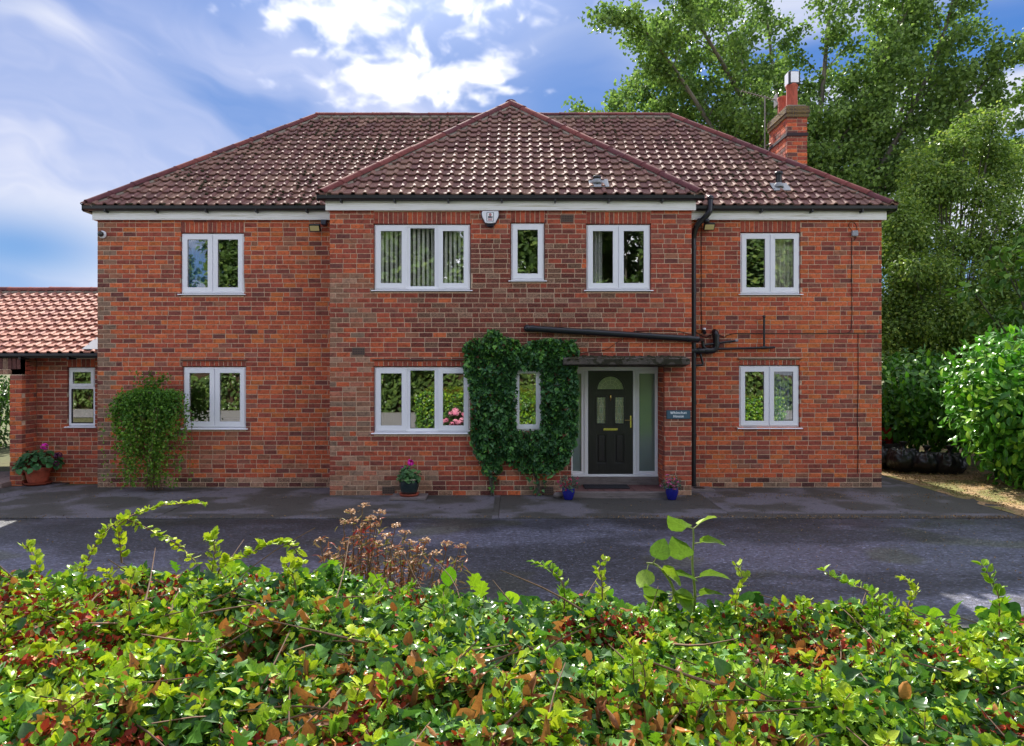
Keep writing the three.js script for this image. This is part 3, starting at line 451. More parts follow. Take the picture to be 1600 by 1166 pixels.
// ridge and hip tiles: a chain of half round tiles bedded in mortar
M.ridge = [[118, 66, 64], [108, 62, 64], [126, 72, 68], [102, 62, 66]].map((t) => phys({ color: S(...t), roughness: 0.9, specularIntensity: 0.35, map: rep(tileTex, 1.3), bumpMap: rep(bumpTex, 3), bumpScale: 0.003 }));
M.bed = std({ color: S(150, 140, 128), roughness: 1, map: rep(grain, 2), bumpMap: rep(bumpTex, 6), bumpScale: 0.01 });
const ridgeGeo = new THREE.CylinderGeometry(1, 1.06, 1, 14, 1, true, -Math.PI / 2, Math.PI); ridgeGeo.rotateX(Math.PI / 2); // along z, dome toward +z? corrected below
function ridgeLine(a, b, parent, { r = 0.125, len = 0.44, drop = 0.03, lift = 0.0 } = {}) {
  const d = b.clone().sub(a), L = d.length(), n = Math.max(1, Math.round(L / len)), w = L / n; d.normalize();
  const side = V(0, 1, 0).cross(d).normalize(), upv = d.clone().cross(side).normalize();
  for (let i = 0; i < n; i++) {
    const pts = [], idx = [], uv = [], K = 10; const rr = (t) => r * (t < 0.08 ? 1.05 : 1) * (1 - 0.03 * t);
    const ts = [-0.015, 0.08, 0.081, 1.0];
    for (let q = 0; q < ts.length; q++) for (let k = 0; k <= K; k++) { const an = Math.PI * (0.04 + 0.92 * k / K), R = rr(ts[q]); pts.push(Math.cos(an) * R * 1.02, Math.sin(an) * R * 0.82, ts[q] * w); uv.push(k / K * 0.4, ts[q] * w); }
    for (let q = 0; q < ts.length - 1; q++) for (let k = 0; k < K; k++) { const o = q * (K + 1) + k; idx.push(o, o + K + 1, o + 1, o + 1, o + K + 1, o + K + 2); }
    const base = pts.length / 3; for (let k = 0; k <= K; k++) { const an = Math.PI * (0.04 + 0.92 * k / K), R = rr(0) - 0.018; pts.push(Math.cos(an) * R * 1.02, Math.sin(an) * R * 0.82, ts[0] * w); uv.push(k / K * 0.4, 0); } for (let k = 0; k < K; k++) idx.push(k, k + 1, base + k, k + 1, base + k + 1, base + k);
    const g = new THREE.BufferGeometry(); g.setAttribute('position', new THREE.Float32BufferAttribute(pts, 3)); g.setAttribute('uv', new THREE.Float32BufferAttribute(uv, 2)); g.setIndex(idx); g.computeVertexNormals();
    const j = (rt() - 0.5) * 0.012; const m = new THREE.Matrix4().makeBasis(side, upv, d); const o = a.clone().addScaledVector(d, i * w).addScaledVector(upv, lift - drop + j); m.setPosition(o);
    g.applyMatrix4(m); part('ridge_tile', g, pick(M.ridge, rt), parent);
  }
  const bg = new THREE.CylinderGeometry(r * 1.0, r * 1.0, L, 10, Math.max(2, Math.round(L / 0.12))); bg.rotateX(Math.PI / 2); bg.translate(0, 0, L / 2); const bp = bg.attributes.position; for (let i = 0; i < bp.count; i++) { const nz = 0.94 + 0.22 * noise(bp.getX(i) * 20, bp.getY(i) * 20, bp.getZ(i) * 9 + a.x); bp.setXYZ(i, bp.getX(i) * 1.06 * nz, bp.getY(i) * 0.5 * nz - 0.035, bp.getZ(i)); } bg.computeVertexNormals(); const m = new THREE.Matrix4().makeBasis(side, upv, d); m.setPosition(a.clone().addScaledVector(upv, lift - drop)); bg.applyMatrix4(m); part('mortar_bed', bg, M.bed, parent);
}
const roof = sub('roof', house, V(-0.4, 5.2, -15.8));
{
  const pit = Math.atan(0.851), sp = Math.sin(pit), cp = Math.cos(pit), EH = 5.2, ex0 = -7.81, ex1 = 6.98, ez0 = -12.49, ez1 = -19.09, half = 3.3, bx0 = -3.31, bx1 = 3.26, bz = -11.72, bh = 3.285, bxc = -0.025;
  const ry = EH + 0.851 * half, by = EH + 0.851 * bh, rz = ez0 - half, bzA = bz - bh, out = sink();
  const bayH = (p) => EH + 0.851 * Math.min(p.x - bx0, bx1 - p.x, bz - p.z);
  const nF = V(0, cp, sp), sF = V(0, sp, -cp), SL = half / cp, SB = bh / cp;
  tilePlane({ A: V(ex0, EH, ez0), e: XU, s: sF, n: nF, L: ex1 - ex0, R: SL, clips: [[[1, 0, 1], ex0 + ez0], [[-1, 0, 1], -ex1 + ez0], [[0, 0, 1], rz]], skip: (p) => bayH(p) - 0.12 > p.y, out, single: roof });
  tilePlane({ A: V(bx0, EH, bz), e: XU, s: sF, n: nF, L: bx1 - bx0, R: SB, clips: [[[1, 0, 1], bx0 + bz], [[-1, 0, 1], -bx1 + bz]], out, single: roof });
  tilePlane({ A: V(ex0, EH, ez1), e: V(0, 0, 1), s: V(cp, sp, 0), n: V(-sp, cp, 0), L: 6.6, R: SL, clips: [[[-1, 0, -1], -(ex0 + ez0)], [[-1, 0, 1], -ex0 + ez1]], out });
  tilePlane({ A: V(ex1, EH, ez0), e: V(0, 0, -1), s: V(-cp, sp, 0), n: V(sp, cp, 0), L: 6.6, R: SL, clips: [[[1, 0, -1], ex1 - ez0], [[1, 0, 1], ex1 + ez1]], out });
  const mainH = (p) => EH + 0.851 * (ez0 - p.z);
  tilePlane({ A: V(bx0, EH, -16.2), e: V(0, 0, 1), s: V(cp, sp, 0), n: V(-sp, cp, 0), L: bz + 16.2, R: SB, clips: [[[-1, 0, -1], -(bx0 + bz)], [[-1, 0, 0], -bxc]], skip: (p) => mainH(p) - 0.1 > p.y, out });
  tilePlane({ A: V(bx1, EH, bz), e: V(0, 0, -1), s: V(-cp, sp, 0), n: V(sp, cp, 0), L: bz + 16.2, R: SB, clips: [[[1, 0, -1], bx1 - bz], [[1, 0, 0], bxc]], skip: (p) => mainH(p) - 0.1 > p.y, out });
  // the tiles nearest to the drive as single parts, the rest joined
  tilePool.sort((a, b) => a.ce.lengthSq() - b.ce.lengthSq());
  tilePool.forEach((t, i) => { if (i < 300) { const m = new THREE.Mesh(tileGeo, tileMats[t.shade]); m.name = 'tile'; m.applyMatrix4(t.m); m.position.sub(BASE.get(roof)); roof.add(m); } else addTile(t.out, t.m, t.shade, t.jit, t.e, t.s, []); });
  part('tiles', sinkGeo(out), M.tile, roof, 'stuff');
  // boarding under the tiles
  const o = 0.02, tri = []; const q = (...p) => { for (let i = 1; i < p.length - 1; i++) tri.push(...p[0], ...p[i], ...p[i + 1]); };
  const E = EH - o, Rr = ry - o, Bb = by - o, c0 = [ex0, E, ez0], c1 = [ex1, E, ez0], c2 = [ex1, E, ez1], c3 = [ex0, E, ez1], r0 = [ex0 + half, Rr, rz], r1 = [ex1 - half, Rr, rz];
  q(c0, c1, r1, r0); q(c2, c3, r0, r1); q(c3, c0, r0); q(c1, c2, r1); q(c0, c3, c2, c1);
  const b0 = [bx0, E, bz], b1 = [bx1, E, bz], ap = [bxc, Bb, bzA], bk = [bxc, Bb, rz], b3 = [bx0, E, ez0 - 0.1], b4 = [bx1, E, ez0 - 0.1];
  q(b0, b1, ap); q(b3, b0, ap, bk); q(b1, b4, bk, ap); q(b0, b3, b4, b1);
  const g = new THREE.BufferGeometry(); g.setAttribute('position', new THREE.Float32BufferAttribute(tri.map(Number), 3)); g.computeVertexNormals(); part('roof_boarding', g, M.dark, roof);
  // rear slope
  const rs = new THREE.BufferGeometry(); const rt2 = []; const qq = (...p) => { for (let i = 1; i < p.length - 1; i++) rt2.push(...p[0], ...p[i], ...p[i + 1]); }; qq([ex1, EH + 0.02, ez1], [ex0, EH + 0.02, ez1], [ex0 + half, ry + 0.02, rz], [ex1 - half, ry + 0.02, rz]); rs.setAttribute('position', new THREE.Float32BufferAttribute(rt2, 3)); rs.computeVertexNormals(); part('rear_slope', rs, tileMats[0], roof);
  const up = 0.035;
  ridgeLine(V(ex0 + 0.02, EH + up, ez0 - 0.02), V(ex0 + half, ry + up, rz), roof); ridgeLine(V(ex1 - 0.02, EH + up, ez0 - 0.02), V(ex1 - half, ry + up, rz), roof);
  ridgeLine(V(ex0 + half, ry + up, rz), V(ex1 - half, ry + up, rz), roof);
  ridgeLine(V(bx0 + 0.02, EH + up, bz - 0.02), V(bxc, by + up, bzA), roof); ridgeLine(V(bx1 - 0.02, EH + up, bz - 0.02), V(bxc, by + up, bzA), roof);
  ridgeLine(V(bxc, by + up + 0.015, bzA), V(bxc, by + up + 0.015, rz + 0.12), roof);
  // moss lumps in the tile laps
  const r = RNG(77), ms = []; let guard = 0;
  while (ms.length < 1700 && guard++ < 16000) { const x = lerp(ex0, ex1, r()), v = r() * SL, z = ez0 - v * cp, y = EH + v * sp; if (x - ex0 < v * cp + 0.15 || ex1 - x < v * cp + 0.15) continue; const west = x < 0 ? 1 : 0.45; if (bayH(V(x, y, z)) > y - 0.02) continue; if (fbm(x * 1.4, v * 1.4, 3, 3) < 0.54 - 0.12 * west * (v / SL)) continue; const col = Math.round((x - ex0 - 0.02) / COVER) * COVER + ex0 + 0.02 + (r() - 0.5) * 0.07, vv = Math.floor(v / GAUGE) * GAUGE - 0.03 + (r() < 0.6 ? 0.01 : 0.22 * r()); const gq = new THREE.IcosahedronGeometry(0.012 + 0.020 * r(), 1); gq.scale(1.2, 0.7, 1.1); gq.translate(col, EH + vv * sp + 0.035 * cp, ez0 - vv * cp + 0.03 * sp); ms.push(gq); }
  for (let i = 0; i < 90; i++) { const v = 0.2 + r() * 3.6, w = bh - v * cp, x = bxc + (r() * 2 - 1) * w * 0.9, gq = new THREE.IcosahedronGeometry(0.010 + 0.016 * r(), 1); const vv = Math.floor(v / GAUGE) * GAUGE + 0.05 + 0.15 * r(); gq.translate(x, EH + vv * sp + 0.03 * cp, bz - vv * cp + 0.03 * sp); ms.push(gq); }
  part('moss', ms, M.moss, roof, 'stuff');
  // vent pipes through the slopes
  for (const [x, z, h, rr] of [[1.49, -11.98, 0.17, 0.055], [5.07, -12.98, 0.33, 0.055]]) { const y = (x < 3 ? EH + 0.851 * (bz - z) : EH + 0.851 * (ez0 - z)); const vp = sub('vent_pipe', house, V(x, y, z)); part('pipe', lathe([[rr, -0.12], [rr, h - 0.06], [rr * 1.25, h - 0.055], [rr * 1.35, h - 0.03], [rr * 1.3, h], [rr * 0.7, h + 0.012], [0, h + 0.015]], V(x, y, z), 18), M.black, vp); const fl = new RoundedBoxGeometry(0.34, 0.30, 0.012, 2, 0.005); fl.rotateX(-(Math.PI / 2 - pit)); fl.translate(x + 0.03, y + 0.045, z + 0.02); part('flashing', fl, M.lead, vp); part('collar', lathe([[rr * 1.02, 0.02], [rr * 1.7, 0.02], [rr * 1.3, 0.09], [rr * 1.02, 0.1]], V(x, y + 0.02, z), 16), M.lead, vp); }
  // fascia boards and gutters
  part('fascia', rbox(WX0 - 0.06, BX0 - 0.04, 4.952, 5.11, -12.60, -12.57, 0.004), M.fascia, house); part('fascia', rbox(BX1 + 0.04, WX1 + 0.06, 4.952, 5.11, -12.60, -12.57, 0.004), M.fascia, house); part('fascia', rbox(BX0 - 0.06, BX1 + 0.06, 4.952, 5.11, -11.83, -11.80, 0.004), M.fascia, house);
  part('soffit', [box(WX0 - 0.055, BX0, 5.0, 5.1, -12.9, -12.601), box(BX1, WX1 + 0.055, 5.0, 5.1, -12.9, -12.601), box(BX0 - 0.055, BX1 + 0.055, 5.0, 5.1, -12.6, -11.831)], M.fascia, house);
  for (const x of [WX0 - 0.06, WX1 + 0.03]) part('fascia', rbox(x, x + 0.03, 4.952, 5.11, -18.95, -12.6, 0.004), M.fascia, house);
  for (const [a, b, z0] of [[BX0 - 0.06, BX0 - 0.03, 0], [BX1 + 0.03, BX1 + 0.06, 0]]) part('fascia', rbox(a, b, 4.952, 5.11, -12.569, -11.832, 0.004), M.fascia, house);
  const gut = (x0, x1, z) => { const s = new THREE.Shape(); s.moveTo(0, 0.055); s.lineTo(0.012, 0.055); s.lineTo(0.012, 0.01); s.quadraticCurveTo(0.06, -0.03, 0.108, 0.01); s.lineTo(0.108, 0.055); s.lineTo(0.124, 0.055); s.lineTo(0.122, 0.0); s.quadraticCurveTo(0.06, -0.055, 0, 0.0); const g = new THREE.ExtrudeGeometry(s, { depth: x1 - x0, bevelEnabled: false }); g.rotateY(-Math.PI / 2); g.translate(x1, 5.132, z); const gr = sub('gutter', house, V((x0 + x1) / 2, 5.1, z)); part('trough', g, M.black, gr); for (let x = x0 + 0.4; x < x1; x += 0.92) part('bracket', rbox(x - 0.015, x + 0.015, 5.07, 5.13, z - 0.01, z + 0.11, 0.004), M.black, gr); for (const x of [x0, x1]) part('stop_end', rbox(x - 0.006, x + 0.006, 5.095, 5.192, z - 0.004, z + 0.13, 0.004), M.black, gr); };
  gut(-7.84, BX0 - 0.10, -12.57); gut(BX1 + 0.13, 7.02, -12.57); gut(BX0 - 0.17, BX1 + 0.17, -11.80);
  for (const [x, z0, z1] of [[ex0 - 0.06, -19, -12.5], [ex1 - 0.04, -19, -12.5]]) part('side_gutter', rbox(x, x + 0.1, 5.09, 5.18, z0, z1, 0.01), M.black, house);
}
// single bricks: 300 of the largest in view
pool.sort((a, b) => { const d = (q) => V(q.frame.o.x + q.b.x0, q.b.y0 - EYE, q.frame.o.z).lengthSq(); return d(a) - d(b); });
{ const ivyHide = (X, y) => X > -0.95 && X < 1.2 && y > 0.2 && y < 2.95; let n = 0; const brickVars = [];
  for (let k = 0; k < 10; k++) { const s = sink(); brickBlock(s, -0.1125, 0.1125, -0.0369, 0.0369, { o: V(0, 0, 0), u: XU, n: ZN }, TCOL[0], 1); brickVars.push(sinkGeo(s, false)); }
  for (const q of pool) { const X = q.frame.o.x + (q.b.x0 + q.b.x1) / 2, y = (q.b.y0 + q.b.y1) / 2; if (n < 300 && !ivyHide(X, y)) { n++; const m = new THREE.Mesh(brickVars[n % 10], toneMat[q.b.tone]); m.name = 'brick'; m.position.set(X, y, q.frame.o.z); m.scale.set((q.b.x1 - q.b.x0) / 0.225, (q.b.y1 - q.b.y0) / 0.0738, 1); q.parent.add(m); } else brickBlock(q.b.scar ? scar : plain, q.b.x0, q.b.x1, q.b.y0, q.b.y1, q.frame, TCOL[q.b.tone], q.b.jit); } }
part('bricks', sinkGeo(plain), M.brick, house, 'stuff');
part('weathered_bricks', sinkGeo(scar), M.scar, house, 'stuff');

// ---- chimney
{
  const x0 = 6.33, x1 = 6.79, z0 = -16.8, z1 = -15.7, y0 = 5.2, y1 = 7.98, ch = sub('chimney', house, V(6.56, 5.2, -16.2));
  part('stack', box(x0 + 0.01, x1 - 0.01, y0, y1 + 0.2, z0 + 0.01, z1 - 0.01), M.mortar, ch);
  const s = sink(); wall(lay(x1 - x0, y1, [], { mix: 'chimney', y0 }), fr(x0, 0, z1, XU, ZN), s, s); wall(lay(z1 - z0 - 0.1, y1, [], { mix: 'chimney', y0 }), fr(x0, 0, z0, V(0, 0, 1), V(-1, 0, 0)), s, s); wall(lay(z1 - z0 - 0.1, y1, [], { mix: 'chimney', y0 }), fr(x1, 0, z1 - 0.1, V(0, 0, -1), V(1, 0, 0)), s, s); wall(lay(x1 - x0, y1, [], { mix: 'chimney', y0 }), fr(x1, 0, z0, V(-1, 0, 0), V(0, 0, -1)), s, s); part('stack_bricks', sinkGeo(s), M.brick, ch, 'stuff');
  const band = texture(256, 256, (u, v) => { const l = sstep(0.52, 0.64, tnoise(u, v, 14, 4, 3)), k = 0.7 + 0.4 * tnoise(u, v, 40, 3, 2); return [lerp(0.42, 0.72, l) * k, lerp(0.36, 0.60, l) * k, lerp(0.32, 0.24, l) * k]; }); M.lichen = std({ color: 0xffffff, roughness: 1, map: rep(band, 1.4), bumpMap: rep(bumpTex, 5), bumpScale: 0.006 });
  for (let i = 0; i < 3; i++) { const o = 0.03 + 0.018 * (i > 0) - 0.01 * (i === 2); part('oversailing_course', rbox(x0 - o, x1 + o, y1 + i * 0.086 + 0.002, y1 + i * 0.086 + 0.08, z0 - o, z1 + o, 0.008), M.lichen, ch); }
  part('band_course', rbox(x0 - 0.02, x1 + 0.02, 7.55, 7.625, z0 - 0.02, z1 + 0.02, 0.006), std({ color: S(58, 46, 52), roughness: 0.9, map: rep(grain, 2) }), ch);
  part('flaunching', rbox(x0 + 0.02, x1 - 0.02, y1 + 0.25, y1 + 0.30, z0 + 0.02, z1 - 0.02, 0.02), M.bed, ch);
  M.terracotta = std({ color: S(176, 84, 62), roughness: 0.75, map: rep(grain, 1.5), bumpMap: rep(bumpTex, 3), bumpScale: 0.002 });
  for (const [zz, h] of [[-16.0, 0.62], [-16.5, 0.52]]) { part('chimney_pot', lathe([[0.145, 0], [0.14, 0.06], [0.128, 0.1], [0.122, h - 0.09], [0.14, h - 0.07], [0.14, h - 0.01], [0.118, h], [0.1, h - 0.02], [0.1, 0]], V(6.56, y1 + 0.25, zz), 24), M.terracotta, ch); }
  const cw = sub('cowl', house, V(6.56, y1 + 0.85, -16.0)); part('cowl_body', rbox(6.44, 6.70, y1 + 0.84, y1 + 1.14, -16.13, -15.87, 0.006), std({ color: S(36, 36, 40), roughness: 0.5 }), cw); part('cowl_vent', [rbox(6.48, 6.665, y1 + 0.875, y1 + 1.125, -15.872, -15.862, 0.003), rbox(6.432, 6.442, y1 + 0.86, y1 + 1.125, -16.11, -15.9, 0.003)], M.white, cw);
  // television aerial strapped to the stack
  const ae = thing('television_aerial', 'thin metal television aerial strapped to brick chimney stack', 'aerial', V(6.25, 7, -16.7)); M.alu = std({ color: S(128, 122, 116), roughness: 0.5, metalness: 0.7 }); const mx = 6.26, mz = -16.9; part('mast', rod(V(mx, 6.7, mz), V(mx, 8.95, mz), 0.017), M.alu, ae); part('boom', rod(V(mx - 0.62, 9.03, mz + 0.1), V(mx + 0.42, 8.85, mz - 0.1), 0.011), M.alu, ae); for (let i = 0; i < 12; i++) { const t = i / 11, c = V(lerp(mx - 0.6, mx + 0.3, t), lerp(9.03, 8.87, t), lerp(mz + 0.1, mz - 0.07, t)); part('element', rod(c.clone().add(V(0.02, 0.02, -0.16)), c.clone().add(V(-0.02, -0.02, 0.16)), 0.004, 0.004, 5), M.alu, ae); } part('reflector', [rbox(mx + 0.28, mx + 0.30, 8.70, 9.0, mz - 0.16, mz + 0.06, 0.004)], M.alu, ae); part('bracket', [rod(V(mx, 7.2, mz), V(x0, 7.2, z0 + 0.1), 0.014), rod(V(mx, 7.7, mz), V(x0, 7.7, z0 + 0.1), 0.014)], M.alu, ae);
}
// ---- soil and waste pipes, downpipe
{
  const wz = -WING + 0.07, bzp = -BAY + 0.065, q = (px, py, z) => P(px, py, -z);
  const rw = sub('downpipe', house, V(3.36, 0, wz)); const DX = 3.335;
  part('offset', pipe([V(3.62, 5.30, -12.46), V(3.60, 5.06, -12.42), V(3.36, 4.80, -12.50), V(DX, 4.6, wz)], 0.05, 0.08), M.blackPipe, rw); part('cap', lathe([[0.05, 0], [0.062, 0.02], [0.058, 0.06], [0.03, 0.085], [0, 0.09]], V(3.62, 5.29, -12.46), 16), M.blackPipe, rw);
  part('pipe', rod(V(DX, 0.05, wz), V(DX, 4.65, wz), 0.05, 0.05, 14), M.blackPipe, rw); for (const y of [0.95, 1.55, 2.4, 3.6, 4.4]) part('collar', rod(V(DX, y, wz), V(DX, y + 0.07, wz), 0.06, 0.06, 14), M.blackPipe, rw);
  for (const [dx, y] of [[3.55, 4.9], [3.60, 5.1]]) part('collar', new THREE.SphereGeometry(0.058, 12, 8).translate(dx, y, -12.45), M.blackPipe, rw);
  part('gully', rbox(3.2, 3.62, 0.0, 0.05, -12.55, -12.2, 0.01), M.stone, rw); part('gully_grate', rbox(3.3, 3.48, 0.05, 0.058, -12.45, -12.3, 0.002), M.black, rw);
  const sp = sub('waste_pipe', house, V(0.3, 2.9, bzp)); const a = q(824, 513, bzp), b = q(1092, 530.5, bzp); part('pipe', rod(a, b, 0.054, 0.054, 16), M.blackPipe, sp); part('elbow', new THREE.SphereGeometry(0.064, 14, 10).translate(a.x, a.y, a.z), M.blackPipe, sp); part('elbow', rod(a, V(a.x, a.y, -BAY - 0.02), 0.058), M.blackPipe, sp); for (const t of [0.02, 0.34, 0.70, 0.93]) part('collar', rod(a.clone().lerp(b, t), a.clone().lerp(b, t + 0.022), 0.062, 0.062, 16), M.blackPipe, sp);
  const s2 = sub('soil_stack', house, V(3.6, 2.7, wz)); part('branch', pipe([q(1080, 549, wz), q(1119, 548, wz), q(1119, 519, wz), V(atX(1117, 12.6), atY(518, 12.6), -WING - 0.05)], 0.056, 0.10, 14), M.blackPipe, s2);
  for (const [px, py, hor] of [[1092, 548.6, 1], [1104, 548.4, 1], [1119, 537, 0], [1119, 525, 0]]) { const c = q(px, py, wz), d = hor ? V(0.025, 0, 0) : V(0, 0.025, 0); part('collar', rod(c.clone().sub(d), c.clone().add(d), 0.066, 0.066, 14), M.blackPipe, s2); }
  part('link', pipe([b.clone(), q(1098, 531, wz + 0.02), q(1098, 540, wz + 0.02), q(1104, 548, wz)], 0.03, 0.04), M.blackPipe, s2);
  const w1 = sub('waste_pipe', house, V(3.7, 2.7, wz)); part('pipe', rod(q(1098, 539.5, wz + 0.02), q(1150, 532.5, wz), 0.021), M.blackPipe, w1); part('end_cap', rod(q(1149, 532.6, wz), q(1153, 532.2, wz), 0.026), M.lead, w1);
  const w2 = sub('waste_pipe', house, V(4, 2.6, wz)); part('pipe', rod(q(1119, 545.5, wz), q(1211, 543, wz), 0.021), M.blackPipe, w2); part('riser', rod(q(1194, 543, wz), q(1194, 496, wz), 0.021), M.blackPipe, w2); part('elbow', new THREE.SphereGeometry(0.03, 10, 8).translate(...q(1194, 495, wz).toArray()), M.blackPipe, w2); part('tee', rod(q(1190, 543.6, wz), q(1198, 543.3, wz), 0.028), M.blackPipe, w2);
  const w3 = sub('waste_pipe', house, V(3.5, 2.4, wz)); part('pipe', pipe([q(1094, 552, wz), q(1099, 570.5, wz), q(1082, 571.5, wz)], 0.02, 0.04), M.blackPipe, w3);
  const oc = q(1100, 518, wz - 0.03), ov = sub('overflow_outlet', house, oc); part('spout', rod(V(oc.x, oc.y + 0.03, oc.z - 0.05), V(oc.x, oc.y - 0.03, oc.z + 0.05), 0.035), M.blackPipe, ov); part('cap', lathe([[0.028, 0], [0.03, 0.03], [0, 0.035]], V(oc.x, oc.y + 0.03, oc.z + 0.02), 12), M.white, ov);
  M.cable = std({ color: S(40, 32, 32), roughness: 0.8 }); const wz2 = -WING + 0.008; const cab = (pts, r = 0.007) => stemTube(pts.map(([x, y, z]) => P(x, y, z ?? 12.622)), r, r, 5, pts.length * 6);
  const cb = thing('wall_cable', 'black telephone cable clipped along the brick wall above the waste pipes', 'cable', V(4, 2.8, wz2)); part('run', cab([[1088, 519], [1102, 527], [1118, 521], [1132, 527], [1140, 522.5], [1200, 521.5], [1280, 521], [1377, 520.5]]), M.cable, cb); part('drop', cab([[1331, 372], [1331, 430], [1331, 500], [1329, 518], [1322, 521]], 0.006), M.cable, cb); part('loop', cab([[1331, 360], [1326, 352], [1331, 346], [1338, 352], [1339, 362], [1336, 374], [1333, 376]], 0.005), M.cable, cb);
  const c2 = thing('wall_cable', 'thin dark cable running down the brickwork to the plinth by the end corner', 'cable', V(6.2, 0, wz2)); part('run', cab([[1341, 522], [1341, 600], [1340, 660], [1341, 710], [1340, 740]], 0.006), M.cable, c2);
  const c3 = thing('wall_cable', 'grey cable dropping from the floodlight beside the downpipe', 'cable', V(3.45, 2.9, wz2)); part('run', cab([[1096, 352], [1096, 420], [1096, 480], [1097, 519]], 0.006), M.cable, c3);
  const c4 = thing('wall_cable', 'slack cable looped above the sloping black pipe on the bay', 'cable', V(2, 2.8, -BAY)); part('run', stemTube([[990, 518], [1020, 517], [1060, 518], [1082, 524]].map(([x, y]) => P(x, y, BAY - 0.012)), 0.006, 0.006, 5, 20), M.cable, c4); part('tail', stemTube([[975, 529], [960, 538], [948, 546], [905, 552]].map(([x, y]) => P(x, y, BAY - 0.012)), 0.004, 0.004, 5, 16), M.cable, c4);
  const jb = thing('junction_box', 'small grey junction box high on the wall under the gutter', 'junction box', q(1335, 365, wz2)); const jc = q(1335, 365, wz2); part('case', rbox(jc.x - 0.055, jc.x + 0.055, jc.y - 0.05, jc.y + 0.05, jc.z - 0.01, jc.z + 0.045, 0.008), std({ color: S(150, 152, 160), roughness: 0.5 }), jb); part('lid_screws', [[-1, -1], [1, -1], [-1, 1], [1, 1]].map(([i, j]) => rod(V(jc.x + i * 0.04, jc.y + j * 0.036, jc.z + 0.044), V(jc.x + i * 0.04, jc.y + j * 0.036, jc.z + 0.048), 0.005)), M.chrome, jb);
}
// ---------------------------------------------------------------- fittings on the walls
function floodlight(px, py, label, side) {
  const c = P(px, py, WING - 0.14), f = thing('floodlight', label, 'floodlight', c, 'wall floodlights');
  const g = new RoundedBoxGeometry(0.20, 0.14, 0.06, 2, 0.012); g.rotateX(0.55); g.translate(c.x, c.y, c.z); part('housing', g, M.black, f);
  const l = new RoundedBoxGeometry(0.165, 0.095, 0.008, 2, 0.003); l.translate(0, 0, 0.032); l.rotateX(0.55); l.translate(c.x, c.y, c.z); part('lens', l, std({ color: S(214, 200, 140), roughness: 0.25 }), f);
  part('bracket', [rbox(c.x - 0.03, c.x + 0.03, c.y - 0.03, c.y + 0.05, -WING, c.z + 0.02, 0.006)], M.black, f);
  const s = c.clone().add(V(side * 0.15, 0.11, -0.04)); part('sensor', rbox(s.x - 0.05, s.x + 0.05, s.y - 0.045, s.y + 0.045, -WING, s.z + 0.03, 0.012), std({ color: S(44, 46, 66), roughness: 0.4 }), f);
}
floodlight(492, 356, 'black floodlight beside a dark blue sensor, on the wall next to the bay corner', 1);
floodlight(1108, 354, 'black floodlight with yellow lens under the gutter beside the downpipe', -1);
{
  const c = P(158, 366, WING - 0.06), cc = thing('security_camera', 'white dome security camera at the outer corner under the eaves', 'camera', c); part('base', lathe([[0, 0], [0.07, 0], [0.072, 0.03], [0.06, 0.05], [0, 0.05]], V(0, 0, 0), 20).rotateX(Math.PI / 2).translate(c.x, c.y, -WING), M.white, cc); part('dome', new THREE.SphereGeometry(0.052, 18, 12).translate(c.x, c.y, c.z + 0.02), std({ color: S(60, 60, 58), roughness: 0.15 }), cc);
}
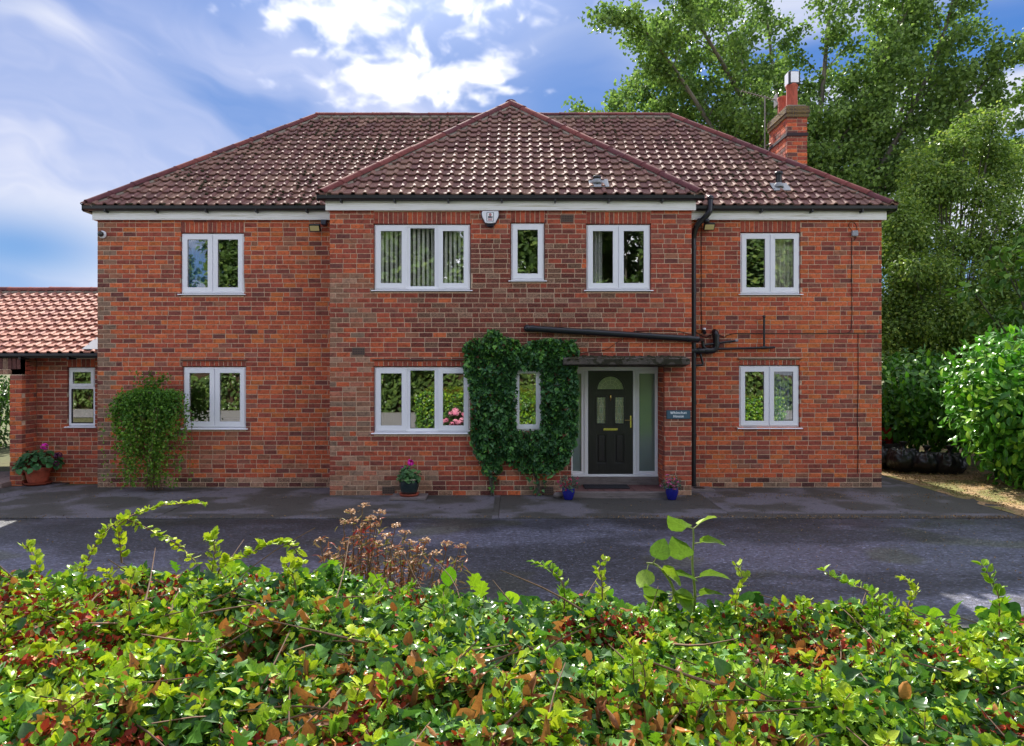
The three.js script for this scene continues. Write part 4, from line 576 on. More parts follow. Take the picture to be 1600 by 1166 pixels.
{ // alarm box
  const c = P(766, 340, BAY - 0.06), a = thing('alarm_box', 'white shield shaped burglar alarm box under the bay fascia', 'alarm box', V(c.x, c.y, -BAY));
  const shp = (k, dy = 0) => { const s = new THREE.Shape(); s.moveTo(-0.135 * k, 0.10 * k + dy); s.lineTo(0.135 * k, 0.10 * k + dy); s.quadraticCurveTo(0.15 * k, 0.06 * k + dy, 0.13 * k, 0.0 + dy); s.lineTo(0.085 * k, -0.09 * k + dy); s.quadraticCurveTo(0.0, -0.115 * k + dy, -0.085 * k, -0.09 * k + dy); s.lineTo(-0.13 * k, 0.0 + dy); s.quadraticCurveTo(-0.15 * k, 0.06 * k + dy, -0.135 * k, 0.10 * k + dy); return s; };
  const back = new THREE.ExtrudeGeometry(shp(1.06), { depth: 0.04, bevelEnabled: true, bevelSize: 0.006, bevelThickness: 0.006, bevelSegments: 2 }); back.translate(c.x, c.y, -BAY); part('back_box', back, std({ color: S(34, 34, 56), roughness: 0.4 }), a);
  const fr2 = new THREE.ExtrudeGeometry(shp(0.95), { depth: 0.02, bevelEnabled: true, bevelSize: 0.01, bevelThickness: 0.014, bevelSegments: 4 }); fr2.translate(c.x, c.y + 0.004, -BAY + 0.05); part('cover', fr2, M.white, a);
  part('strobe', lathe([[0.075, 0.03], [0.07, -0.02], [0.05, -0.045], [0, -0.05]], V(0, 0, 0), 20).scale(1, 1, 0.5).translate(c.x, c.y - 0.115, -BAY + 0.035), std({ color: S(26, 26, 44), roughness: 0.2 }), a);
  const cv = document.createElement('canvas'); cv.width = 128; cv.height = 160; const k = cv.getContext('2d'); k.fillStyle = '#2c3350'; k.fillRect(0, 0, 128, 160); k.fillStyle = '#f4f4f6'; k.fillRect(10, 8, 108, 144); k.fillStyle = '#a04a52'; k.beginPath(); k.arc(64, 38, 24, 0, Math.PI * 2); k.fill(); k.fillStyle = '#e8d4d6'; k.fillRect(50, 34, 10, 8); k.fillRect(68, 30, 8, 12); k.fillStyle = '#15151c'; k.fillRect(26, 66, 50, 32); k.beginPath(); k.arc(90, 82, 18, 0, Math.PI * 2); k.fill(); k.fillStyle = '#f4f4f6'; k.beginPath(); k.arc(90, 80, 7, 0, Math.PI * 2); k.fill(); k.fillStyle = '#a6404c'; k.font = 'bold 26px sans-serif'; k.textAlign = 'center'; k.fillRect(20, 108, 88, 10); k.fillRect(28, 124, 72, 10); k.fillRect(20, 140, 88, 6);
  const t = new THREE.CanvasTexture(cv); t.colorSpace = THREE.SRGBColorSpace; const g = new THREE.PlaneGeometry(0.125, 0.155); g.translate(c.x, c.y + 0.005, -BAY + 0.0865); part('emblem', g, std({ map: t, roughness: 0.4 }), a);
}
{ // house name plate
  const d = BAY - 0.02, x0 = atX(1041.5, d), x1 = atX(1079, d), y0 = atY(655, d), y1 = atY(641, d), s = thing('house_sign', 'blue grey slate house name plate on the brick pier beside the door', 'sign', V((x0 + x1) / 2, y0, -BAY));
  M.signSlate = std({ color: S(58, 84, 100), roughness: 0.55, map: rep(grain, 1.4), bumpMap: rep(bumpTex, 3), bumpScale: 0.004 }); part('slate', rbox(x0, x1, y0, y1, -BAY, -BAY + 0.02, 0.006), M.signSlate, s);
  const cv = document.createElement('canvas'); cv.width = 512; cv.height = 200; const k = cv.getContext('2d'); k.fillStyle = '#3f5c6c'; k.fillRect(0, 0, 512, 200); k.fillStyle = '#f2f4f4'; k.textAlign = 'center'; k.font = 'bold 82px sans-serif'; k.fillText('Whinchat', 256, 82); k.fillText('House', 256, 172);
  const t = new THREE.CanvasTexture(cv); t.colorSpace = THREE.SRGBColorSpace; const g = new THREE.PlaneGeometry(x1 - x0 - 0.03, y1 - y0 - 0.02); g.translate((x0 + x1) / 2, (y0 + y1) / 2, -BAY + 0.0225); part('lettering', g, std({ map: t, roughness: 0.6 }), s);
}
// ---------------------------------------------------------------- behind the glass: curtains and blinds
function curtain(x0, x1, y0, y1, z, color, label, folds = 7) {
  const g = new THREE.PlaneGeometry(x1 - x0, y1 - y0, 60, 8), p = g.attributes.position; for (let i = 0; i < p.count; i++) { const t = (p.getX(i) - -(x1 - x0) / 2) / (x1 - x0); p.setZ(i, 0.035 * Math.sin(t * folds * 2 * Math.PI + 0.4 * noise(t * 5, p.getY(i))) ); } g.computeVertexNormals(); const m = new THREE.MeshPhysicalMaterial({ color, roughness: 0.95, transmission: 0.25, thickness: 0, side: THREE.DoubleSide }); const c = thing('curtain', label, 'curtain', V((x0 + x1) / 2, y0, z)); part('drape', g.translate((x0 + x1) / 2, (y0 + y1) / 2, z), m, c); part('rail', rod(V(x0 - 0.05, y1, z), V(x1 + 0.05, y1, z), 0.012), M.white, c);
}
{
  const wx = (h, f) => [f.o.x + h.x0, f.o.x + h.x1, h.y0, h.y1, f.o.z]; let [a, b, c, d, z] = wx(leftHoles[0], frL); curtain(a - 0.05, a + 0.36, c - 0.05, d + 0.08, z - 0.19, S(84, 150, 200), 'blue grey curtain drawn back behind the upper casement of the long wing', 5);
  [a, b, c, d, z] = wx(bayHoles[2], frB); curtain(a + 0.03, a + 0.30, c - 0.05, d + 0.08, z - 0.19, S(232, 232, 226), 'off white curtain behind the two light window above the door', 4);
  [a, b, c, d, z] = wx(rightHoles[0], frR); curtain(b - 0.42, b - 0.08, c - 0.05, d + 0.08, z - 0.19, S(236, 232, 214), 'cream curtain behind the upper window beneath the junction box', 4);
  [a, b, c, d, z] = wx(rightHoles[1], frR); curtain(b - 0.40, b - 0.08, c - 0.05, d + 0.08, z - 0.19, S(190, 204, 214), 'pale grey blue curtain behind the ground floor window below the cable', 4); 
  [a, b, c, d, z] = wx(bayHoles[0], frB); const vb = thing('vertical_blind', 'grey vertical slat blind behind the three light window of the bay', 'blind', V((a + b) / 2, c, z - 0.17)); const ms = std({ color: S(226, 226, 214), roughness: 0.9 }), n = 21; for (let i = 0; i < n; i++) { const x = lerp(a, b, (i + 0.5) / n), g = new RoundedBoxGeometry(0.050, d - c + 0.06, 0.002, 1, 0.0005); g.rotateY(0.45 + 0.1 * Math.sin(i * 7)); g.translate(x, (c + d) / 2, z - 0.17); part('slat', g, ms, vb); } part('headrail', rbox(a - 0.05, b + 0.05, d + 0.03, d + 0.07, z - 0.20, z - 0.14, 0.004), M.white, vb);
  // kitchen seen through the ground floor window of the long wing
  [a, b, c, d, z] = wx(leftHoles[1], frL); const kz = -15.4; const kc = thing('kitchen_unit', 'pale kitchen unit with built in oven seen through the ground floor window', 'kitchen unit', V(-5.7, 0.2, kz)); M.cupboard = std({ color: S(196, 178, 140), roughness: 0.5 }); part('carcass', rbox(-6.6, -5.35, 0.2, 2.3, kz - 0.6, kz, 0.006), M.cupboard, kc); part('oven', rbox(-6.1, -5.55, 1.0, 1.6, kz, kz + 0.02, 0.006), std({ color: S(30, 30, 32), roughness: 0.15 }), kc); part('oven_handle', rod(V(-6.05, 1.56, kz + 0.05), V(-5.6, 1.56, kz + 0.05), 0.012), M.chrome, kc); part('worktop', rbox(-6.65, -3.4, 1.06, 1.10, kz + 0.25, kz + 0.9, 0.008), std({ color: S(150, 146, 140), roughness: 0.25 }), kc); part('cupboard_door', [rbox(-5.3, -4.4, 0.25, 1.05, kz + 0.28, kz + 0.3, 0.004), rbox(-4.38, -3.5, 0.25, 1.05, kz + 0.28, kz + 0.3, 0.004)], M.cupboard, kc);
}
// ---------------------------------------------------------------- low tiled outbuilding joined to the house
{
  const ob = thing('brick_outbuilding', 'low brick outbuilding with sunlit orange tiled roof joined to the house', 'outbuilding', V(-10, 0, -14.5)); const D = 13.2, X0 = -16, X1 = WX0 - 0.005;
  const PX0 = -9.42, PX1 = -9.19, PD = 12.8;
  const win = { x0: atX(105, D) - PX1, x1: atX(148, D) - PX1, y0: atY(668, D), y1: atY(574, D), head: 0.17, lights: 1 };
  const f0 = fr(PX1, 0, -D, XU, ZN); part('front_wall', coreWall(X1 - PX1, 2.55, [win], 0.26, f0), M.mortar, ob); const s = sink(); wall(lay(X1 - PX1, 2.5, [win], { mix: 'bay', y0: -0.05 }), f0, s, s);
  makeWindow(ob, win, f0, { split: 0.66 });
  // pier and lintel of the passage beside it
  const fp = fr(PX0, 0, -PD, XU, ZN), fs = fr(PX1, 0, -PD - 0.1, V(0, 0, -1), V(1, 0, 0)); part('pier', box(PX0 + 0.01, PX1 - 0.01, -0.1, 2.42, -D - 0.3, -PD - 0.01), M.mortar, ob); wall(lay(PX1 - PX0, 2.10, [], { mix: 'wing', y0: -0.05 }), fp, s, s); wall(lay(D - PD - 0.1, 2.42, [], { mix: 'bay', y0: -0.05 }), fs, s, s);
  const fl = fr(-11.2, 0, -PD, XU, ZN); part('lintel', box(-11.2, PX1 - 0.01, 2.10, 2.42, -PD - 0.24, -PD - 0.01), M.mortar, ob); const so = []; for (let x = 0; x < -9.19 + 11.2 - 0.05; x += 0.083) so.push({ x0: x, x1: x + 0.071, y0: 2.20, y1: 2.41, tone: pick([6, 7, 8, 5, 13, 4]), jit: 0.9 + 0.2 * rb() }); for (let x = 0; x < 1.8; x += 0.083) so.push({ x0: x, x1: x + 0.071, y0: 2.10, y1: 2.185, tone: pick([13, 7, 14, 10]), jit: 0.9 + 0.2 * rb() }); wall(so, fl, s, s);
  part('far_pier', box(-11.6, -11.2, -0.1, 2.42, -D - 0.3, -PD - 0.01), M.mortar, ob); part('bricks', sinkGeo(s), M.brick, ob, 'stuff');
  part('passage_post', rbox(-9.98, -9.86, 0, 2.4, -14.0, -13.9, 0.006), std({ color: S(84, 44, 40), roughness: 0.8, map: rep(grain, 1) }), ob);
  part('rear_wall', box(PX1, X1, -0.1, 2.5, -18.0, -17.8), M.mortar, ob); part('passage_wall', box(PX1 + 0.01, PX1 + 0.2, -0.1, 2.5, -17.8, -D - 0.3), M.mortar, ob); part('inner_floor', box(PX1 + 0.2, X1, -0.1, 0.1, -17.8, -D - 0.27), M.dark, ob);
  const pit = 28 * Math.PI / 180, sp = Math.sin(pit), cp = Math.cos(pit), EH = 2.5, ez = -12.78, half = 2.72, rz = ez - half, ry = EH + half * Math.tan(pit); const rf = sub('roof', ob, V(-11, EH, -14.5));
  const out = sink(); const saved = tilePool.length; tilePlane({ A: V(X0, EH, ez), e: XU, s: V(0, sp, -cp), n: V(0, cp, sp), L: X1 - X0 - 0.02, R: half / cp, clips: [[[0, 0, 1], rz], [[-1, 0, 0], -X1 + 0.003]], out, single: rf });
  const tones = [[176, 118, 100], [186, 128, 108], [166, 110, 96], [190, 136, 116]].map((t) => S(...t)), mats = tones.map((c) => std({ color: c, roughness: 0.7, map: rep(tileTex, 1), bumpMap: rep(bumpTex, 3), bumpScale: 0.003 }));
  for (const t of tilePool.slice(saved)) { if (t.ce.x > -11.3) { const m = new THREE.Mesh(tileGeo, mats[t.shade % 4]); m.name = 'tile'; m.applyMatrix4(t.m); m.position.sub(BASE.get(rf)); rf.add(m); } else addTile(out, t.m, t.shade, t.jit * 1.4, t.e, t.s, []); }
  part('tiles', sinkGeo(out), M.tile, rf, 'stuff');
  const bd = new THREE.BufferGeometry(); bd.setAttribute('position', new THREE.Float32BufferAttribute([X0, EH - 0.02, ez, X1, EH - 0.02, ez, X1, ry - 0.02, rz, X0, EH - 0.02, ez, X1, ry - 0.02, rz, X0, ry - 0.02, rz, X1, EH - 0.02, rz - half, X0, EH - 0.02, rz - half, X0, ry, rz, X1, EH - 0.02, rz - half, X0, ry, rz, X1, ry, rz], 3)); bd.computeVertexNormals(); part('roof_boarding', bd, M.dark, rf);
  ridgeLine(V(X0, ry + 0.03, rz), V(X1 - 0.01, ry + 0.03, rz), rf, { len: 0.45, r: 0.13 });
  const fg = new RoundedBoxGeometry(0.36, 0.012, 0.5, 2, 0.004); fg.rotateX(pit); fg.translate(X1 - 0.2, EH + 0.19, ez - 0.22); part('flashing', fg, M.lead, ob);
  part('gutter', rbox(X0, X1 - 0.01, EH - 0.07, EH - 0.005, ez - 0.02, ez + 0.07, 0.02), M.black, ob); part('soffit', box(X0, X1 - 0.01, EH - 0.09, EH - 0.06, -D + 0.0, ez - 0.03), M.black, ob); for (let x = X0 + 0.5; x < X1; x += 0.9) part('bracket', rbox(x - 0.02, x + 0.02, EH - 0.12, EH - 0.06, ez - 0.2, ez + 0.03, 0.004), M.black, ob);
  M.terrace = std({ color: S(132, 112, 108), roughness: 0.85, map: rep(grain, 0.7), bumpMap: rep(bumpTex, 2), bumpScale: 0.004 }); const ps = sub('passage_step', ob, V(-10.5, 0, -13)); for (let i = 0; i < 4; i++) part('paving_slab', rbox(-11.4 + i * 0.505, -10.9 + i * 0.505, 0.0, 0.10, -14.0, -12.55, 0.008), M.terrace, ps);
}
// ---------------------------------------------------------------- leaves
function leafGeo(st, fold = 0.25, curl = 0.2, wave = 0) {   // stations [t, halfwidth]; unit length along +y, face +z
  const p = [], uv = [], idx = []; st.forEach(([t, w], i) => { const z = -curl * t * t; for (const s of [-1, 0, 1]) { p.push(s * w, t, z + Math.abs(s) * w * fold + (s ? wave * Math.sin(i * 2.4 + s) : 0)); uv.push(0.5 + s * w, t); } if (i) { const o = (i - 1) * 3; idx.push(o, o + 1, o + 4, o, o + 4, o + 3, o + 1, o + 2, o + 5, o + 1, o + 5, o + 4); } });
  const g = new THREE.BufferGeometry(); g.setAttribute('position', new THREE.Float32BufferAttribute(p, 3)); g.setAttribute('uv', new THREE.Float32BufferAttribute(uv, 2)); g.setIndex(idx); g.computeVertexNormals(); return g;
}
const LEAF = {
  ivy: leafGeo([[0, 0.08], [0.06, 0.40], [0.17, 0.34], [0.27, 0.40], [0.36, 0.56], [0.46, 0.36], [0.60, 0.25], [0.80, 0.16], [1, 0.0]], 0.22, 0.18, 0.02),
  ivy2: leafGeo([[0, 0.10], [0.08, 0.42], [0.24, 0.50], [0.42, 0.44], [0.62, 0.32], [0.82, 0.17], [1, 0.0]], 0.30, 0.28, 0.02),
  haw: leafGeo([[0, 0.05], [0.2, 0.14], [0.36, 0.46], [0.44, 0.22], [0.60, 0.50], [0.68, 0.26], [0.84, 0.34], [0.90, 0.16], [1, 0.06]], 0.20, 0.15, 0.03),
  oval: leafGeo([[0, 0.04], [0.15, 0.22], [0.40, 0.34], [0.66, 0.28], [0.86, 0.14], [1, 0]], 0.30, 0.22),
  round: leafGeo([[0, 0.05], [0.06, 0.30], [0.22, 0.47], [0.45, 0.52], [0.66, 0.45], [0.84, 0.28], [0.95, 0.12], [1, 0.02]], 0.24, 0.30, 0.03),
  laurel: leafGeo([[0, 0.03], [0.2, 0.18], [0.45, 0.26], [0.7, 0.23], [0.88, 0.12], [1, 0]], 0.35, 0.30),
  small: leafGeo([[0, 0.06], [0.35, 0.36], [0.7, 0.26], [1, 0]], 0.25, 0.2),
  dead: leafGeo([[0, 0.05], [0.15, 0.2], [0.4, 0.34], [0.65, 0.28], [0.85, 0.16], [1, 0.02]], 0.8, -0.5, 0.06),
  ivy3: leafGeo([[0, 0.10], [0.07, 0.36], [0.2, 0.44], [0.34, 0.52], [0.46, 0.38], [0.62, 0.27], [0.82, 0.15], [1, 0.0]], 0.60, 0.50, 0.04),
  oval2: leafGeo([[0, 0.04], [0.18, 0.20], [0.45, 0.30], [0.70, 0.24], [0.88, 0.12], [1, 0]], 0.65, -0.35, 0.02),
  curled: leafGeo([[0, 0.04], [0.12, 0.30], [0.3, 0.22], [0.5, 0.36], [0.72, 0.18], [0.9, 0.12], [1, 0.0]], 1.3, 0.9, 0.10),
  lance: leafGeo([[0, 0.03], [0.3, 0.13], [0.65, 0.11], [1, 0]], 0.4, 0.4),
  poplar: leafGeo([[0, 0.10], [0.12, 0.46], [0.35, 0.50], [0.65, 0.28], [1, 0]], 0.12, 0.12),
};
const veins = texture(128, 256, (u, v) => { const x = Math.abs(u - 0.5), mid = Math.exp(-x * x / 0.0003), s = Math.abs(((v - x * 0.9) * 7) % 1 - 0.5), side = Math.exp(-s * s / 0.006) * sstep(0.5, 0.1, x), n = tnoise(u, v, 12, 3, 2), k = 0.80 + 0.26 * n; return [k + 0.22 * mid + 0.12 * side, k + 0.20 * mid + 0.10 * side, k + 0.14 * mid + 0.05 * side]; });
const leafMat = (gloss = 0.5, trans = 0.4, map = true) => phys({ color: 0xffffff, specularIntensity: 0.35, map: map ? veins : null, roughness: 0.82, transmission: trans, thickness: 0, clearcoat: gloss, clearcoatRoughness: 0.22, side: THREE.DoubleSide });
M.leafGloss = leafMat(0.55, 0.38); M.leafIvy = leafMat(0.55, 0.30); M.leafSoft = leafMat(0.35, 0.38); M.leafFar = leafMat(0.40, 0.46, false); M.leafDry = leafMat(0.1, 0.30); M.leafWall = leafMat(0.6, 0.2);
const tintLeaf = (m, c) => { const q = m.clone(); q.color.copy(c); return q; };
const _m = new THREE.Matrix4(), _x = V(0, 0, 0), _y = V(0, 0, 0), _z = V(0, 0, 0);
function leafMatrix(p, n, roll, s, out = new THREE.Matrix4()) { _z.copy(n).normalize(); _x.set(Math.cos(roll), 0.13, Math.sin(roll)); _y.copy(_z).cross(_x); if (_y.lengthSq() < 1e-4) { _x.set(0, 1, 0); _y.copy(_z).cross(_x); } _y.normalize(); _x.copy(_y).cross(_z).normalize(); out.makeBasis(_x, _y, _z); out.scale(V(s, s, s)); out.setPosition(p); return out; }
function leafDir(p, tip, roll, s) { _y.copy(tip).normalize(); _x.set(Math.cos(roll), Math.sin(roll) * 0.6, Math.sin(roll)); _z.copy(_x).cross(_y); if (_z.lengthSq() < 1e-4) _z.set(0, 0, 1); _z.normalize(); _x.copy(_y).cross(_z); const m = new THREE.Matrix4().makeBasis(_x, _y, _z); m.scale(V(s, s, s)); m.setPosition(p); return m; }
class Batch { constructor(geo, mat) { this.geo = geo; this.mat = mat; this.m = []; this.c = []; } add(m, c) { this.m.push(m); this.c.push(c); } build(name, parent) { if (!this.m.length) return; const o = new THREE.InstancedMesh(this.geo, this.mat, this.m.length); const b = BASE.get(parent), q = new THREE.Matrix4(); this.m.forEach((m, i) => { q.copy(m); q.elements[12] -= b.x; q.elements[13] -= b.y; q.elements[14] -= b.z; o.setMatrixAt(i, q); o.setColorAt(i, this.c[i]); }); o.instanceMatrix.needsUpdate = true; o.name = name; o.userData.kind = 'stuff'; parent.add(o); return o; } }
const green = (r, a, b, jit = 0.25) => { const t = r(), k = 1 - jit / 2 + jit * r(); return new THREE.Color().setRGB(lerp(a.r, b.r, t) * k, lerp(a.g, b.g, t) * k, lerp(a.b, b.b, t) * k); };
const gauss = (r) => (r() + r() + r() + r() - 2) * 0.85;
M.bark = std({ color: 0xffffff, roughness: 1, map: texture(128, 256, (u, v) => { const k = 0.30 + 0.25 * tnoise(u, v, 8, 4, 3); return [k, k * 0.94, k * 0.84]; }, true, [3, 1.2]), bumpMap: rep(bumpTex, 2), bumpScale: 0.02 });
M.twig = std({ color: S(118, 92, 72), roughness: 0.9, map: rep(grain, 4) });

// ---------------------------------------------------------------- ivy in the shape of a heart on the bay
{
  const r = RNG(5001), iv = thing('climbing_ivy', 'dark green climbing ivy trained in a heart shape round the small ground floor window', 'ivy', V(0, 0, -BAY + 0.1));
  const poly = [[722, 541], [737, 528], [752, 531], [766, 514], [777, 516], [790, 526], [808, 531], [816, 542], [828, 532], [845, 529], [862, 527], [880, 532], [897, 529], [906, 545], [901, 580], [903, 620], [902, 670], [899, 700], [884, 725], [868, 737], [856, 752], [848, 774], [836, 776], [828, 756], [815, 735], [800, 728], [786, 718], [782, 740], [774, 768], [764, 768], [757, 745], [752, 722], [741, 706], [734, 682], [738, 650], [736, 620], [731, 590], [723, 575], [726, 560]];
  const inside = (x, y) => { let c = false; for (let i = 0, j = poly.length - 1; i < poly.length; j = i++) { const [xi, yi] = poly[i], [xj, yj] = poly[j]; if ((yi > y) !== (yj > y) && x < (xj - xi) * (y - yi) / (yj - yi) + xi) c = !c; } return c; };
  const win = (x, y) => x > 806 && x < 845.5 && y > 577.5 && y < 672; const b1 = new Batch(LEAF.ivy, M.leafWall), b2 = new Batch(LEAF.ivy2, M.leafWall);
  const dk = new THREE.Color().setRGB(0.036, 0.12, 0.055), lt = new THREE.Color().setRGB(0.11, 0.30, 0.065), fresh = new THREE.Color().setRGB(0.18, 0.42, 0.05), rd = new THREE.Color().setRGB(0.16, 0.06, 0.03); let n = 0;
  while (n < 11500) { const x = 716 + 196 * r() + gauss(r) * 2, y = 510 + 268 * r(); if (!inside(x, y) || win(x, y)) continue; if (y > 738 && r() < 0.86) continue; if (y > 718 && r() < 0.3) continue; const edge = y < 535 || x < 735, thick = (0.04 + 0.19 * sstep(0.3, 0.7, fbm(x * 0.05, y * 0.05, 2, 3))) * (y > 720 ? 0.6 : 1), d = BAY - 0.01 - thick * Math.pow(r(), 0.6), p = P(x, y, d); const u = r(); const nn = V(gauss(r) * 0.5, 0.45 + gauss(r) * 0.4, 0.8 + gauss(r) * 0.3); const s = 0.045 + 0.045 * r(); const col = u < 0.018 ? green(r, rd, rd) : ((y < 560 || edge) && u < 0.40) ? green(r, lt, fresh) : u < 0.10 ? green(r, lt, fresh) : green(r, dk, lt, 0.4); (r() < 0.6 ? b1 : b2).add(leafDir(p, V(gauss(r) * 0.8, -0.6 + gauss(r) * 0.6, 0.45).addScaledVector(nn, 0.2), r() * 6.3, s), col); n++; }
  b1.build('lobed_leaves', iv); b2.build('pointed_leaves', iv);
  const st = (pts) => { const g = []; for (let k = 0; k < 4; k++) g.push(stemTube(pts.map(([x, y], i) => P(x + gauss(r) * 4, y + (i ? gauss(r) * 4 : 0), BAY - 0.03 - 0.02 * r())), 0.022 - 0.003 * k, 0.008, 6, 16)); part('stem', g, M.bark, iv); };
  st([[769, 774], [768, 755], [762, 730], [752, 700], [760, 640]]); st([[840, 777], [842, 755], [834, 730], [860, 700], [880, 640]]);
  const dt = []; for (let k = 0; k < 7; k++) { const x = 842 + 46 * (k / 6) + gauss(r) * 3; dt.push(stemTube([0, 1, 2, 3].map((i) => P(x + gauss(r) * 3, 526 - i * (6 + 6 * r()), BAY - 0.008)), 0.005, 0.003, 4, 8)); } part('dead_tendrils', dt, std({ color: S(150, 92, 50), roughness: 1 }), iv, 'stuff');
}
// ---------------------------------------------------------------- weeping shrub against the long wing
{
  const r = RNG(5101), sh = thing('wall_shrub', 'weeping green shrub with thin stems against the long wing wall', 'shrub', V(-6.65, 0, -12.3)); const bt = new Batch(LEAF.small, M.leafSoft), b2 = new Batch(LEAF.oval, M.leafSoft), stems = []; const base = P(238, 765, 12.35);
  const A = new THREE.Color().setRGB(0.065, 0.20, 0.03), B = new THREE.Color().setRGB(0.20, 0.42, 0.03), C = new THREE.Color().setRGB(0.24, 0.34, 0.04);
  for (let k = 0; k < 170; k++) { const top = P(236 + gauss(r) * 30, 612 + Math.abs(gauss(r)) * 38, 12.35 + gauss(r) * 0.14), dx = (top.x - base.x); const ex = top.x + dx * 0.55 + gauss(r) * 0.17, ey = Math.max(0.12, top.y - (0.45 + 1.25 * r())); const c = new THREE.CatmullRomCurve3([V(base.x + gauss(r) * 0.17, 0, base.z + gauss(r) * 0.06), V(lerp(base.x, top.x, 0.5) + gauss(r) * 0.08, top.y * 0.5, base.z), top, V((top.x + ex) / 2 + Math.sign(dx) * 0.12, top.y - 0.04, top.z + 0.08), V(ex, ey, top.z + 0.12 + 0.08 * r())]); if (k < 26) stems.push(new THREE.TubeGeometry(c, 18, 0.0045, 5, false)); const n = 105; for (let i = 0; i < n; i++) { const t = 0.42 + 0.58 * Math.pow(r(), 0.85), p = c.getPoint(t); p.x += gauss(r) * 0.045; p.y += gauss(r) * 0.05; p.z += gauss(r) * 0.07; if (p.z < -12.6) p.z = -12.58; const hang = t > 0.85; (r() < 0.5 ? bt : b2).add(leafDir(p, V(gauss(r) * 0.7, -0.35 + gauss(r) * 0.7, gauss(r) * 0.5 + 0.3), r() * 6.3, 0.03 + 0.03 * r()), hang && r() < 0.6 ? green(r, B, C) : green(r, A, B)); } }
  for (let k = 0; k < 60; k++) { const a = P(240 + gauss(r) * 24, 585 + r() * 50, 12.4); for (let i = 0; i < 14; i++) bt.add(leafDir(a.clone().add(V(gauss(r) * 0.09, gauss(r) * 0.09, gauss(r) * 0.06)), V(gauss(r), 0.3 + gauss(r), gauss(r) + 0.2), r() * 6.3, 0.03 + 0.025 * r()), green(r, A, B)); }
  part('stems', stems, M.twig, sh); bt.build('small_leaves', sh); b2.build('oval_leaves', sh);
}
// ---------------------------------------------------------------- pots
function pot(name, label, c, prof, mat, group) { const t = thing(name, label, 'plant pot', c, group); part('pot', lathe(prof, c, 36), mat, t); return t; }
function bush(t, c, { n, rx, ry, leaf, mat, A, B, size, seed, flowers = [], up = 0.6 }) {
  const r = RNG(seed), b = new Batch(leaf, mat), st = []; for (let i = 0; i < n; i++) { const a = r() * 6.28, e = Math.acos(r() * 0.98), k = 0.45 + 0.6 * Math.pow(r(), 0.4), d = V(Math.cos(a) * Math.sin(e), Math.cos(e), Math.sin(a) * Math.sin(e)); const p = c.clone().add(V(d.x * rx * k, d.y * ry * k, d.z * rx * k)); b.add(leafMatrix(p, d.clone().multiplyScalar(0.7).add(V(gauss(r) * 0.5, up, gauss(r) * 0.5 + 0.2)), r() * 6.28, size * (0.7 + 0.6 * r())), green(r, A, B)); if (i % 12 === 0) st.push(rod(c.clone(), p, 0.004, 0.003, 4)); } part('stalks', st, M.twig, t); b.build('leaves', t);
  flowers.forEach(([p, rad, col, m]) => { const fl = []; for (let i = 0; i < m; i++) { const d = V(gauss(r), gauss(r) * 0.8 + 0.2, gauss(r)).normalize(), g = LEAF.round.clone().applyMatrix4(leafMatrix(p.clone().addScaledVector(d, rad * (0.7 + 0.3 * r())), d.clone().add(V(gauss(r) * 0.4, 0.1, gauss(r) * 0.4)), r() * 6.28, rad * 0.75)); fl.push(g); } const f = sub('flower_head', t, p); part('petals', fl, std({ color: col, roughness: 0.7, side: THREE.DoubleSide }), f); part('flower_stalk', rod(c.clone(), p, 0.004, 0.003, 5), M.twig, f); });
}
